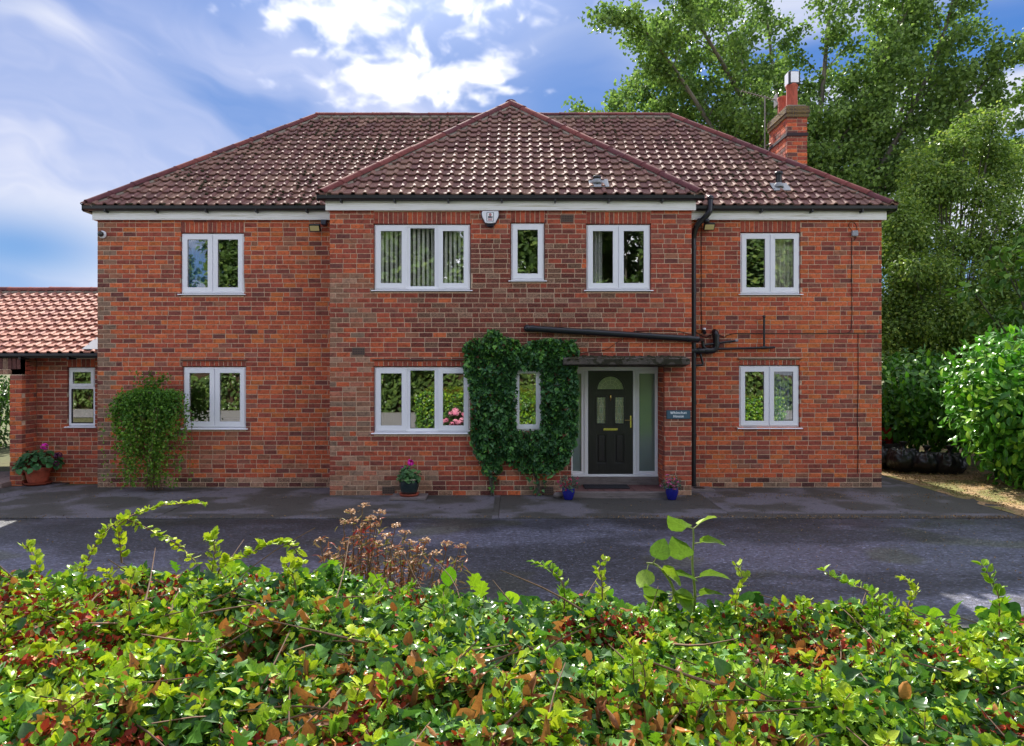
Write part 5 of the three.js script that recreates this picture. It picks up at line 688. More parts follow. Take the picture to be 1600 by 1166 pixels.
{
  const GA = new THREE.Color().setRGB(0.03, 0.12, 0.04), GB = new THREE.Color().setRGB(0.08, 0.26, 0.07), mag = new THREE.Color().setRGB(0.75, 0.02, 0.42);
  const p1 = V(atX(62, 13.0), 0.02, -12.95), t1 = pot('flower_pot', 'terracotta pot of geraniums beside the brick pier', p1, [[0, 0.03], [0.16, 0.03], [0.165, 0.06], [0.205, 0.25], [0.235, 0.25], [0.24, 0.33], [0.215, 0.335], [0.205, 0.30], [0, 0.30]], M.terracotta); part('saucer', lathe([[0, 0], [0.21, 0], [0.235, 0.045], [0.22, 0.045], [0.205, 0.02], [0, 0.02]], p1, 32), M.terracotta, t1); part('soil', lathe([[0, 0.305], [0.2, 0.3]], p1, 20), M.dark, t1); part('label_tag', rbox(p1.x - 0.07, p1.x + 0.01, p1.y + 0.285, p1.y + 0.30, p1.z + 0.232, p1.z + 0.238, 0.002), M.white, t1);
  bush(t1, p1.clone().add(V(0, 0.33, 0)), { n: 170, rx: 0.40, ry: 0.32, leaf: LEAF.round, mat: M.leafSoft, A: GA, B: GB, size: 0.095, seed: 61, flowers: [[p1.clone().add(V(0.16, 0.72, 0.06)), 0.06, mag, 26], [p1.clone().add(V(0.12, 0.60, 0.1)), 0.03, mag, 12], [p1.clone().add(V(0.40, 0.54, 0.02)), 0.07, new THREE.Color().setRGB(0.08, 0.008, 0.05), 22], [p1.clone().add(V(0.38, 0.40, 0.06)), 0.05, new THREE.Color().setRGB(0.11, 0.01, 0.07), 16]] });
  const p2 = V(atX(640, 11.65), 0.06, -11.6), pv = whole('paving_slab', rbox(p2.x - 0.30, p2.x + 0.30, 0.014, 0.06, p2.z - 0.2, p2.z + 0.22, 0.008), M.stone, 'dark square paving slab under the green glazed pot', 'paving slab');
  M.greenGlaze = phys({ color: S(26, 44, 44), roughness: 0.25, clearcoat: 0.8, clearcoatRoughness: 0.1 }); const t2 = pot('flower_pot', 'dark green glazed pot of pink geranium on a paving slab', p2, [[0, 0.03], [0.12, 0.03], [0.135, 0.06], [0.168, 0.17], [0.172, 0.24], [0.165, 0.265], [0.182, 0.28], [0.18, 0.295], [0.155, 0.29], [0.15, 0.25], [0, 0.25]], M.greenGlaze); part('saucer', lathe([[0, 0.0], [0.15, 0.0], [0.17, 0.04], [0.15, 0.04], [0.14, 0.03], [0, 0.03]], p2, 32), M.terracotta, t2); part('rim', lathe([[0.166, 0.268], [0.186, 0.280], [0.183, 0.298], [0.16, 0.294]], p2, 36), std({ color: S(150, 140, 120), roughness: 0.5 }), t2);
  bush(t2, p2.clone().add(V(0, 0.27, 0)), { n: 130, rx: 0.19, ry: 0.25, leaf: LEAF.round, mat: M.leafSoft, A: GA, B: new THREE.Color().setRGB(0.16, 0.36, 0.10), size: 0.07, seed: 62, flowers: [[p2.clone().add(V(0.03, 0.56, 0.03)), 0.055, mag, 26], [p2.clone().add(V(0.0, 0.47, 0.1)), 0.035, mag, 14], [p2.clone().add(V(-0.11, 0.48, 0.05)), 0.03, new THREE.Color().setRGB(0.3, 0.02, 0.16), 12]] });
  M.blueGlaze = phys({ color: S(14, 22, 130), roughness: 0.18, clearcoat: 1, clearcoatRoughness: 0.08 });
  const PA = new THREE.Color().setRGB(0.04, 0.10, 0.06), PB = new THREE.Color().setRGB(0.12, 0.20, 0.13), red = new THREE.Color().setRGB(0.5, 0.02, 0.12), pink = new THREE.Color().setRGB(0.62, 0.10, 0.30);
  [[888, 'small blue glazed pot of trailing red flowers by the ivy end of the step', 63, red], [1049, 'small blue glazed pot of pink flowers at the foot of the name plate pier', 64, pink]].forEach(([px, label, seed, col], i) => { const c = V(atX(px, 11.5), 0.016, -11.46), t = pot('flower_pot', label, c, [[0, 0.01], [0.065, 0.0], [0.075, 0.015], [0.09, 0.06], [0.112, 0.14], [0.104, 0.18], [0.11, 0.195], [0.108, 0.205], [0.092, 0.20], [0.09, 0.16], [0, 0.16]], M.blueGlaze, 'blue pots by the front step'); const r = RNG(seed), fl = []; for (let k = 0; k < 16; k++) fl.push([c.clone().add(V(gauss(r) * 0.14, 0.27 + gauss(r) * 0.09, gauss(r) * 0.12 + 0.03)), 0.03, col, 9]); bush(t, c.clone().add(V(0, 0.19, 0)), { n: 220, rx: 0.18, ry: 0.24, leaf: LEAF.small, mat: M.leafSoft, A: PA, B: PB, size: 0.035, seed, flowers: fl }); });
  const c5 = V(atX(873, 11.6), 0.014, -11.62); const bw = whole('boot_stone', new THREE.SphereGeometry(0.09, 20, 14).scale(1, 0.62, 0.7).translate(c5.x, 0.062, c5.z), M.stone, 'smooth dark round stone tucked between ivy stem and blue pot', 'stone');
  whole('door_mat', rbox(1.27, 2.06, 0.118, 0.135, -12.26, -11.90, 0.006).applyMatrix4(new THREE.Matrix4()), std({ color: S(38, 38, 46), roughness: 1, bumpMap: rep(bumpTex, 10), bumpScale: 0.01 }), 'dark rubber door mat on the step tiles', 'door mat');
}
// ---------------------------------------------------------------- trees
function limb(out, pts, r0, r1, seg = 7) { out.push(stemTube(pts, r0, r1, seg, Math.max(5, pts.length * 4))); }
{ // tall poplar behind the house
  const r = RNG(6001), base = V(18.5, 0, -40), t = thing('poplar_tree', 'tall spreading poplar towering behind the chimney', 'tree', base), wood = [], b = new Batch(LEAF.poplar, M.leafFar);
  const A = new THREE.Color().setRGB(0.07, 0.15, 0.03), B = new THREE.Color().setRGB(0.27, 0.42, 0.08), sc = 40 / F; const tgt = (px, py, dz) => V((px - 800) * sc, EYE + (572 - py) * sc, -40 + dz);
  const stems = [[[1250, 430], [1235, 260], [1180, 120], [1120, -20]], [[1250, 430], [1270, 260], [1290, 100], [1300, -90]], [[1250, 430], [1260, 300], [1240, 140], [1220, -80]], [[1260, 420], [1300, 280], [1370, 130], [1420, -10]], [[1260, 430], [1330, 330], [1430, 220], [1530, 120]], [[1245, 440], [1190, 330], [1110, 220], [1010, 120]], [[1245, 430], [1200, 300], [1120, 160], [1050, 20]], [[1240, 470], [1160, 400], [1060, 300], [960, 200]], [[1255, 440], [1310, 330], [1380, 250], [1450, 120], [1470, 20]], [[1250, 460], [1300, 420], [1340, 380], [1400, 340]], [[1240, 470], [1190, 420], [1140, 380], [1080, 330]], [[1250, 420], [1250, 340], [1300, 230], [1340, 150]], [[1240, 440], [1215, 350], [1150, 270], [1090, 200]], [[1250, 450], [1330, 380], [1440, 300], [1540, 250]], [[1245, 430], [1190, 260], [1090, 110], [1000, 20]], [[1250, 430], [1300, 240], [1390, 60], [1440, -60]], [[1245, 480], [1170, 440], [1060, 390], [980, 330]], [[1240, 460], [1140, 330], [1030, 220], [930, 170]], [[1245, 450], [1150, 300], [1050, 160], [970, 90]], [[1250, 440], [1370, 260], [1440, 100], [1460, -20]], [[1250, 440], [1350, 330], [1470, 220], [1570, 160]]];
  limb(wood, [base, tgt(1250, 500, 0), tgt(1250, 425, 0)], 0.62, 0.42, 10);
  stems.forEach((s, si) => { const dz0 = gauss(r) * 3.5, pts = s.map(([x, y], i) => tgt(x + gauss(r) * 6, y, dz0 * i / 2)); const c = new THREE.CatmullRomCurve3(pts); limb(wood, pts, 0.26, 0.04);
    for (let k = 0; k < 36; k++) { const u = 0.10 + 0.90 * k / 35, o = c.getPoint(u), side = r() * 6.28, tan = c.getTangent(u), L = (4.3 - 2.2 * u) * (0.6 + 0.7 * r()); const d = V(Math.cos(side), 0.1, Math.sin(side)).multiplyScalar(0.85).addScaledVector(tan, 0.75).normalize(); const e = o.clone().addScaledVector(d, L).add(V(0, -0.15 * L, 0)), mid = o.clone().addScaledVector(d, L * 0.55).add(V(0, 0.15, 0)); if (e.y < 2.2) continue; limb(wood, [o, mid, e], 0.05 * (1.3 - u), 0.008, 4); const cc = new THREE.CatmullRomCurve3([o, mid, e]); const n = 215; for (let i = 0; i < n; i++) { const w = Math.pow(r(), 0.6), p = cc.getPoint(w), sp = 0.34 + 0.44 * w; p.x += gauss(r) * sp; p.y += gauss(r) * sp * 0.8 - 0.1; p.z += gauss(r) * sp; b.add(leafDir(p, V(gauss(r), -0.5 + gauss(r) * 0.8, gauss(r)), r() * 6.28, 0.13 + 0.10 * r()), green(r, A, B)); } } });
  part('trunk', wood, M.bark, t); b.build('crown', t);
}
function leafyMass(name, label, cat, base, { seed, clumps, n, size, leaf, mat, A, B, C, hang = -0.2, trunk, group, out = 0.5, singles, face = 0 }) {
  const r = RNG(seed), t = thing(name, label, cat, base, group), b = new Batch(leaf, mat), wood = []; const tot = clumps.reduce((s, c) => s + c[3] * c[4] * (c[5] ?? c[3]), 0); const list = [];
  for (const [cx, cy, cz, rx, ry, rz0] of clumps) { const rz = rz0 ?? rx, m = Math.round(n * rx * ry * rz / tot); const c = V(cx, cy, cz); if (trunk) limb(wood, [V(base.x + gauss(r) * 0.15, 0, base.z + gauss(r) * 0.15), V(lerp(base.x, cx, 0.4) + gauss(r) * 0.2, cy * 0.5, lerp(base.z, cz, 0.4)), c], trunk, 0.012, 6); for (let i = 0; i < m; i++) { const d = V(gauss(r), gauss(r), gauss(r)).normalize(), k = 1 - (1 - out) * Math.pow(r(), 1.4) + 0.16 * (fbm(d.x * 3 + cx, d.y * 3 + cy, d.z * 3, 2) - 0.5) * 2; const p = V(cx + d.x * rx * k, cy + d.y * ry * k, cz + d.z * rz * k); if (p.y < 0.05) continue; const tip = d.clone().multiplyScalar(0.7).add(V(gauss(r) * 0.6, hang + gauss(r) * 0.5, gauss(r) * 0.6)); const col = C && r() < 0.16 ? green(r, B, C) : green(r, A, B); const ss = size * (0.7 + 0.6 * r()); list.push([p, r() < face ? leafMatrix(p, d.clone().multiplyScalar(0.7).add(V(gauss(r) * 0.5, 0.45 + gauss(r) * 0.4, gauss(r) * 0.5 + 0.2)), r() * 6.28, ss) : leafDir(p, tip, r() * 6.28, ss), col, k]); } }
  if (singles) { const eye = V(0, EYE, 0), cen = V(0, 0, 0); for (const c of clumps) cen.add(V(c[0], c[1], c[2])); cen.multiplyScalar(1 / clumps.length); const vis = list.map((q, i) => [i, (q[3] > 0.98 && q[0].clone().sub(cen).dot(eye.clone().sub(cen)) > 0) ? q[0].distanceTo(eye) : 1e9]).sort((a, c) => a[1] - c[1]).slice(0, singles); const set = new Set(vis.map((v) => v[0])); const mats = [0, 0.35, 0.7, 1].map((k) => tintLeaf(mat, new THREE.Color().lerpColors(A, C ?? B, k))); list.forEach((q, i) => { if (set.has(i)) { const m = new THREE.Mesh(leaf, mats[i % 4]); m.name = 'leaf'; m.applyMatrix4(q[1]); m.position.sub(BASE.get(t)); t.add(m); } else b.add(q[1], q[2]); }); } else for (const q of list) b.add(q[1], q[2]);
  if (wood.length) part(trunk > 0.03 ? 'trunk' : 'stems', wood, M.bark, t); b.build(cat === 'tree' ? 'crown' : 'foliage', t); return t;
}
const col = (r, g, b) => new THREE.Color().setRGB(r, g, b);
{
  const r = RNG(71), cl = []; // birch beyond the gravel
  const at = (px, py, d) => [atX(px, d), atY(py, d), -d];
  for (const [px, py, d, rx, ry] of [[1480, 240, 19.5, 0.8, 0.9], [1520, 215, 20, 0.8, 0.9], [1560, 260, 20, 1.0, 1.0], [1440, 300, 19, 0.9, 0.9], [1500, 300, 19, 1.1, 1.0], [1585, 330, 19, 1.2, 1.1], [1410, 370, 18.5, 0.9, 0.9], [1460, 370, 18, 1.1, 1.0], [1530, 380, 18.5, 1.2, 1.1], [1620, 400, 18.5, 1.4, 1.4], [1400, 440, 18, 0.9, 0.9], [1450, 450, 17.5, 1.0, 1.0], [1510, 460, 18, 1.1, 1.0], [1590, 470, 18, 1.2, 1.1], [1390, 500, 17.6, 0.8, 0.9], [1440, 520, 17.4, 1.0, 0.9], [1500, 520, 17.6, 1.1, 0.9], [1575, 540, 17.8, 1.2, 1.0], [1400, 560, 17.6, 0.9, 0.9], [1465, 590, 18, 1.1, 1.1], [1540, 600, 18, 1.2, 1.1], [1660, 300, 20, 1.6, 1.8], [1680, 520, 19, 1.6, 1.8]]) { const [x, y, z] = at(px, py, d); for (let k = 0; k < 9; k++) { const q = 0.30 + 0.28 * r(); cl.push([x + gauss(r) * rx * 0.75, y + gauss(r) * ry * 0.8, z + gauss(r) * rx * 0.7, q, q * (0.8 + 0.7 * r()), q]); } }
  leafyMass('birch_tree', 'dense pale green birch with small glittering leaves beside the house end', 'tree', V(12, 0, -19), { seed: 72, clumps: cl, n: 92000, size: 0.082, leaf: LEAF.small, mat: M.leafFar, A: col(0.08, 0.16, 0.025), B: col(0.26, 0.40, 0.05), C: col(0.46, 0.54, 0.09), hang: -0.5, trunk: 0.02, out: 0.15, face: 0.3 });
  // laurels
  leafyMass('laurel_bush', 'large glossy laurel bush overhanging the gravel path', 'shrub', V(9.7, 0, -12.7), { seed: 73, clumps: [[9.75, 1.95, -12.7, 1.55, 1.05, 1.5], [9.6, 1.35, -12.4, 1.45, 1.15, 1.5], [9.75, 0.75, -12.3, 1.15, 0.9, 1.3], [10.9, 1.7, -12.5, 1.6, 1.3, 1.6], [9.55, 0.35, -11.9, 0.75, 0.5, 0.8]], n: 15000, size: 0.15, leaf: LEAF.laurel, mat: M.leafGloss, A: col(0.05, 0.20, 0.015), B: col(0.14, 0.44, 0.02), C: col(0.34, 0.62, 0.03), hang: 0.1, trunk: 0.04, out: 0.45, singles: 300, face: 0.72 });
  leafyMass('laurel_bush', 'darker leaved laurel bush with pale shoots above the black rubbish bags', 'shrub', V(9.3, 0, -15.8), { seed: 74, clumps: [[9.05, 1.6, -15.7, 1.25, 0.95, 1.2], [9.7, 1.2, -15.4, 1.3, 0.85, 1.2], [8.6, 1.05, -15.6, 0.95, 0.7, 1.0], [9.5, 2.2, -15.9, 0.6, 0.5, 0.6], [10.6, 1.4, -15.0, 1.2, 1.0, 1.2]], n: 9500, size: 0.15, leaf: LEAF.laurel, mat: M.leafGloss, A: col(0.035, 0.14, 0.015), B: col(0.11, 0.33, 0.02), C: col(0.32, 0.60, 0.03), hang: 0.1, trunk: 0.035, out: 0.45, face: 0.72 });  // leaf greens set darker than on the larger laurel
  // chestnut sprigs reaching in from beyond the frame edge
  leafyMass('chestnut_sapling', 'young tree with bright drooping leaves in front of the birch', 'tree', V(12.8, 0, -15.6), { seed: 75, clumps: [[11.2, 4.2, -15.2, 0.55, 0.25, 0.5], [10.9, 4.75, -15.3, 0.5, 0.2, 0.4], [11.6, 4.7, -15, 0.5, 0.3, 0.5], [10.4, 3.95, -15.4, 0.5, 0.22, 0.4], [11.9, 5.3, -15.4, 0.5, 0.35, 0.5], [11.5, 3.4, -15.2, 0.7, 0.4, 0.5], [10.9, 3.3, -15.3, 0.6, 0.3, 0.5]], n: 420, size: 0.17, leaf: LEAF.oval, mat: M.leafSoft, A: col(0.05, 0.15, 0.02), B: col(0.16, 0.34, 0.03), C: col(0.26, 0.46, 0.04), hang: -0.7, trunk: 0.03, out: 0.2 });
  leafyMass('garden_shrub', 'green shrub seen through the passage beside the outbuilding', 'shrub', V(-14.6, 0, -19.5), { seed: 76, clumps: [[-14.5, 1.8, -19.5, 1.3, 1.3, 1], [-14.8, 0.8, -19.4, 1.2, 1, 1]], n: 3000, size: 0.13, leaf: LEAF.laurel, mat: M.leafGloss, A: col(0.03, 0.09, 0.02), B: col(0.09, 0.22, 0.03), C: col(0.2, 0.36, 0.04), trunk: 0.03 });
  leafyMass('distant_tree', 'far tree top just showing over the outbuilding ridge', 'tree', V(-30.5, 0, -42), { seed: 77, clumps: [[-30.4, 5.3, -42, 1.5, 1.3, 1.5], [-29.4, 5.2, -42, 1.0, 1.0, 1]], n: 4000, size: 0.2, leaf: LEAF.poplar, mat: M.leafFar, A: col(0.03, 0.07, 0.02), B: col(0.08, 0.14, 0.03), trunk: 0.12 });
}
// rubbish bags in the shade of the laurels
{
  M.bag = phys({ color: S(20, 20, 23), roughness: 0.5, clearcoat: 0.25, clearcoatRoughness: 0.3 });
  [[1390, 738, 14.6, 0.34, 0.46, 'black rubbish bag half hidden by the house corner'], [1424, 745, 14.1, 0.33, 0.50, 'black rubbish bag with sunlit crumpled side'], [1462, 747, 13.9, 0.34, 0.44, 'black rubbish bag slumped in the middle of the row'], [1499, 749, 13.7, 0.33, 0.46, 'black rubbish bag pushed deepest under the laurel']].forEach(([px, py, d, w, h, label], i) => { const g = new THREE.IcosahedronGeometry(1, 24), p = g.attributes.position, x = atX(px, d); for (let k = 0; k < p.count; k++) { const q = V(p.getX(k), p.getY(k), p.getZ(k)), a = Math.atan2(q.z, q.x), fold = 0.10 * Math.abs(Math.sin(a * 7 + 3 * fbm(q.x * 2, q.y * 3, q.z * 2 + i, 3))) * sstep(-0.5, 0.9, q.y), lump = 0.3 * (fbm(q.x * 1.6 + i * 5, q.y * 1.6, q.z * 1.6, 4) - 0.5) + 0.05 * (fbm(q.x * 5, q.y * 5 + i, q.z * 5, 2) - 0.5); const s = (1 + lump - fold) * (q.y > 0.7 ? lerp(1, 0.62, (q.y - 0.7) / 0.3) : 1); p.setXYZ(k, x + q.x * w * s, 0.03 + Math.max(0, h * (0.55 + q.y * 0.62 * s)), -d - 0.3 + q.z * w * 0.9 * s); } g.computeVertexNormals(); const mg = mergeVertices((g.deleteAttribute('normal'), g.deleteAttribute('uv'), g)); mg.computeVertexNormals(); const t = thing('rubbish_bag', label, 'rubbish bag', V(x, 0.02, -d - 0.3), 'black rubbish bags under the laurels'); part('sack', mg, M.bag, t); const kx = x, ky = 0.03 + h * 1.06; part('tied_neck', lathe([[0.10, -0.08], [0.03, 0.0], [0.035, 0.02], [0.09, 0.10], [0.06, 0.11], [0.0, 0.05]], V(kx, ky, -d - 0.3), 12), M.bag, t); });
  const rb2 = whole('red_bucket', lathe([[0, 0], [0.14, 0], [0.19, 0.34], [0.2, 0.35], [0.185, 0.35], [0.135, 0.02], [0, 0.02]], V(atX(1384, 15.2), 0.55, -15.2), 24), std({ color: S(150, 26, 24), roughness: 0.4 }), 'red plastic tub standing behind the bags beside the house corner', 'tub'); 
  whole('storage_box', rbox(atX(1384, 15.2) - 0.3, atX(1384, 15.2) + 0.3, 0.0, 0.55, -15.5, -14.95, 0.02), M.dark, 'dark storage box under the red tub', 'box');
}
// ---------------------------------------------------------------- the hedge in the foreground
const hedgeTop = (x, z) => 1.425 - 0.055 * clamp(x, -3, 3) + 0.14 * (fbm(x * 1.3 + 2, z * 1.3, 4, 3) - 0.5) + 0.12 * (fbm(x * 4.5 + 7, z * 4.5, 8, 2) - 0.5) + 0.09 * (noise(x * 11, z * 11, 5) - 0.5) - 0.25 * sstep(-2.45, -2.75, z) - 0.2 * sstep(-2.75, -2.95, x);
{
  const r = RNG(8001), HX0 = -2.95, HX1 = 9, HZ0 = -2.75, HZ1 = -0.55, hd = thing('mixed_hedge', 'clipped hedge of ivy and hawthorn along the edge of the drive', 'hedge', V(1, 0, -1.7));
  // solid dark core added to block light, in place of inner dead twigs
  const core = new THREE.BoxGeometry(HX1 - HX0 - 0.3, 1, HZ1 - HZ0 - 0.35, 60, 8, 14), p = core.attributes.position; for (let i = 0; i < p.count; i++) { const x = p.getX(i) + (HX0 + HX1) / 2, z = p.getZ(i) + (HZ0 + HZ1) / 2, t = p.getY(i) + 0.5; p.setXYZ(i, x + 0.1 * (noise(x * 5, t * 9, z * 5) - 0.5), t * (hedgeTop(x, z) - 0.27 + 0.06 * (noise(x * 9, z * 9, 3) - 0.5)), z + 0.14 * (noise(x * 4, t * 6, z) - 0.5)); } core.computeVertexNormals(); M.darkCore = std({ color: S(74, 58, 40), roughness: 1, bumpMap: rep(bumpTex, 20, 6), bumpScale: 0.03, map: rep(grain, 12, 4) }); part('added_dark_core', core, M.darkCore, hd);
  const G = { ivy: new Batch(LEAF.ivy, M.leafIvy), ivy2: new Batch(LEAF.ivy2, M.leafIvy), haw: new Batch(LEAF.haw, M.leafSoft), ivy3: new Batch(LEAF.ivy3, M.leafIvy), oval: new Batch(LEAF.oval, M.leafSoft), oval2: new Batch(LEAF.oval2, M.leafSoft), curled: new Batch(LEAF.curled, M.leafDry), dead: new Batch(LEAF.dead, M.leafDry), red: new Batch(LEAF.small, M.leafDry) };
  const cIvy = [col(0.022, 0.085, 0.022), col(0.12, 0.31, 0.03)], cHaw = [col(0.12, 0.32, 0.012), col(0.42, 0.64, 0.02)], cOv = [col(0.18, 0.40, 0.012), col(0.56, 0.70, 0.025)], cDead = [col(0.20, 0.06, 0.016), col(0.60, 0.27, 0.07)], cRed = [col(0.14, 0.010, 0.008), col(0.50, 0.06, 0.015)];
  const big = []; // candidates for single leaves
  const deadAt = (x, z) => { const q = [[0.18, -1.42, 0.30], [-0.42, -1.62, 0.18], [-0.75, -1.95, 0.14], [0.42, -1.65, 0.16], [-0.9, -1.5, 0.12], [0.95, -2.2, 0.12], [-0.05, -1.75, 0.1], [0.6, -1.35, 0.2]]; let m = 0; for (const [a, b, s] of q) m = Math.max(m, Math.exp(-((x - a) ** 2 + (z - b) ** 2) / (s * s))); return m; };
  const put = (x, z, depth, kind, near) => {
    const y = hedgeTop(x, z) - depth, pnt = V(x, y, z); let key, s, c, n = V(gauss(r) * 1.1, 0.55 + gauss(r) * 0.5, gauss(r) * 1.1 + 0.1);
    if (kind === 'ivy') { { const w = r(); key = w < 0.4 ? 'ivy' : w < 0.7 ? 'ivy3' : 'ivy2'; } s = 0.019 + 0.032 * r() * r() + 0.006 * r(); c = green(r, ...cIvy, 0.5); if (r() < 0.12) c = green(r, cIvy[1], cHaw[1]); } else if (kind === 'haw') { key = 'haw'; s = 0.016 + 0.018 * r(); c = green(r, ...cHaw, 0.3); } else if (kind === 'oval') { key = r() < 0.55 ? 'oval' : 'oval2'; s = 0.014 + 0.020 * r(); c = green(r, ...cOv, 0.3); } else if (kind === 'dead') { key = r() < 0.45 ? 'dead' : 'curled'; s = 0.018 + 0.045 * r() * r(); c = green(r, ...cDead, 0.8); n = V(gauss(r), 0.4 + gauss(r) * 0.7, gauss(r) + 0.3); } else { key = 'red'; s = 0.011 + 0.014 * r(); c = green(r, ...cRed, 0.4); }
    const m = leafMatrix(pnt, n, r() * 6.28, s); if (near && depth < 0.05 && s > 0.024 && key !== 'red' && ((key !== 'dead' && key !== 'curled') || r() < 0.08)) big.push([G[key], m, c, pnt.distanceTo(V(0, EYE, 0)) / s, key]); else G[key].add(m, c);
  };
  const kindAt = (x, z) => { const a = fbm(x * 1.8 + 3, z * 1.8, 6, 3), b = fbm(x * 2.6 + 40, z * 2.6, 2, 3), d = deadAt(x, z), u = r(); if (u < d * 0.26 + 0.014) return 'dead'; if (fbm(x * 3.2 + 9, z * 3.2, 12, 3) > 0.56 && r() < 0.55) return 'red'; if (r() < 0.05) return 'red'; const iv = sstep(0.42, 0.58, a); if (r() < lerp(0.20, 0.55, iv)) return 'ivy'; return r() < sstep(0.4, 0.6, b) ? 'oval' : 'haw'; };
  for (let i = 0; i < 165000; i++) { const z = lerp(-2.82, -1.0, Math.pow(r(), 0.9)), w = 0.84 * -z + 0.25, x = (r() * 2 - 1) * w; if (x < HX0) continue; put(x, z, 0.22 * Math.pow(r(), 1.5) - 0.02, kindAt(x, z), true); }
  for (let i = 0; i < 9000; i++) { const x = lerp(HX0, HX1, r()), z = lerp(HZ0, HZ1, r()); if (z < -1.0 && Math.abs(x) < 0.84 * -z + 0.25) continue; put(x, z, 0.12 * r(), kindAt(x, z)); }
  // faces of the hedge
  for (let i = 0; i < 15000; i++) { const f = r(), t = r(); let x, z; if (f < 0.72) { x = lerp(HX0, HX1, r()); z = HZ0 + 0.08 - 0.16 * r(); } else if (f < 0.86) { x = HX0 + 0.1 - 0.16 * r(); z = lerp(HZ0, HZ1, r()); } else { x = lerp(HX0, HX1, r()); z = HZ1 - 0.08 + 0.12 * r(); } const y = t * (hedgeTop(x, clamp(z, -2.4, -0.6)) - 0.05), k = r() < 0.5 ? 'ivy2' : r() < 0.5 ? 'haw' : 'oval'; const nn = f < 0.72 ? V(gauss(r), 0.5 + gauss(r) * 0.5, -1) : f < 0.86 ? V(-1, 0.5, gauss(r)) : V(gauss(r), 0.5, 1); G[k].add(leafMatrix(V(x, y, z), nn, r() * 6.28, 0.05 + 0.05 * r()), k === 'ivy2' ? green(r, ...cIvy) : green(r, ...cHaw)); }
  // the largest leaves in view as single parts
  big.sort((a, b) => a[3] - b[3]); const matSets = {}; for (const [k, c2, mt] of [['ivy', cIvy, M.leafIvy], ['ivy2', cIvy, M.leafIvy], ['ivy3', cIvy, M.leafIvy], ['haw', cHaw, M.leafSoft], ['oval', cOv, M.leafSoft], ['oval2', cOv, M.leafSoft], ['dead', cDead, M.leafDry], ['curled', cDead, M.leafDry]]) matSets[k] = [0.1, 0.4, 0.7, 1].map((t) => tintLeaf(mt, new THREE.Color().lerpColors(c2[0], c2[1], t)));
  big.forEach((q, i) => { if (i < 300) { const m = new THREE.Mesh(q[0].geo, matSets[q[4]][i % 4]); m.name = (q[4] === 'dead' || q[4] === 'curled') ? 'dead_leaf' : 'leaf'; m.applyMatrix4(q[1]); m.position.sub(BASE.get(hd)); hd.add(m); } else q[0].add(q[1], q[2]); });
  // young shoots standing above the top, with clusters of small leaves
  const twigs = [];
  const shoot = (pts0, size, gap, cols, r0 = 0.004) => { const pts = [pts0[0].clone().add(V(0, -0.16, 0)), ...pts0], c = new THREE.CatmullRomCurve3(pts), L = c.getLength(); twigs.push(stemTube(pts, r0, 0.0015, 5, 14)); for (let s = 0.02; s < L; s += gap) { const t = s / L, o = c.getPointAt(Math.min(t, 1)), tan = c.getTangentAt(Math.min(t, 1)), n = 3 + Math.floor(r() * 3); for (let k = 0; k < n; k++) { const a = r() * 6.28, d = V(Math.cos(a), 0.35 + gauss(r) * 0.3, Math.sin(a)).addScaledVector(tan, 0.7); (r() < 0.6 ? G.oval : G.haw).add(leafDir(o.clone().addScaledVector(d, 0.004), d, r() * 6.28, size * (0.6 + 0.7 * r())), green(r, ...cols, 0.25)); } } };
  const lime = [col(0.30, 0.46, 0.02), col(0.58, 0.68, 0.03)], mid = [col(0.16, 0.36, 0.02), col(0.40, 0.58, 0.03)];
  const S2 = (d, ...xy) => xy.map(([x, y], i) => P(x, y, d + 0.03 * i));
  shoot(S2(2.45, [128, 900], [150, 850], [170, 825], [205, 806], [245, 792], [285, 787], [316, 788]), 0.025, 0.021, lime); shoot(S2(2.5, [190, 812], [225, 824], [262, 842], [290, 862], [310, 885]), 0.027, 0.023, lime); shoot(S2(2.4, [330, 900], [336, 860], [328, 832]), 0.032, 0.022, lime); shoot(S2(2.42, [345, 885], [385, 868], [420, 850], [455, 852], [470, 880]), 0.030, 0.019, lime); shoot(S2(2.4, [940, 905], [935, 890], [948, 872]), 0.026, 0.022, lime); shoot(S2(2.45, [1150, 935], [1160, 905], [1152, 884]), 0.026, 0.022, lime); shoot(S2(2.4, [1370, 935], [1335, 915], [1300, 902], [1284, 890]), 0.027, 0.022, mid); shoot(S2(2.45, [1420, 945], [1432, 920], [1405, 902]), 0.026, 0.022, lime); shoot(S2(2.4, [1560, 930], [1545, 900], [1532, 880]), 0.031, 0.022, mid); shoot(S2(2.42, [880, 915], [868, 898], [850, 885], [838, 880]), 0.026, 0.022, mid); shoot(S2(2.4, [60, 890], [50, 866], [40, 852]), 0.028, 0.022, lime);
  for (let i = 0; i < 85; i++) { const z = lerp(-2.72, -1.35, Math.pow(r(), 0.6)), x = (r() * 2 - 1) * (0.8 * -z + 0.1), y = hedgeTop(x, z), h = 0.04 + 0.11 * r() * r(); shoot([V(x, y - 0.08, z), V(x + gauss(r) * 0.03, y + h * 0.5, z + gauss(r) * 0.03), V(x + gauss(r) * 0.08, y + h, z + gauss(r) * 0.06)], 0.022 + 0.010 * r(), 0.019, r() < 0.55 ? lime : mid, 0.003); }
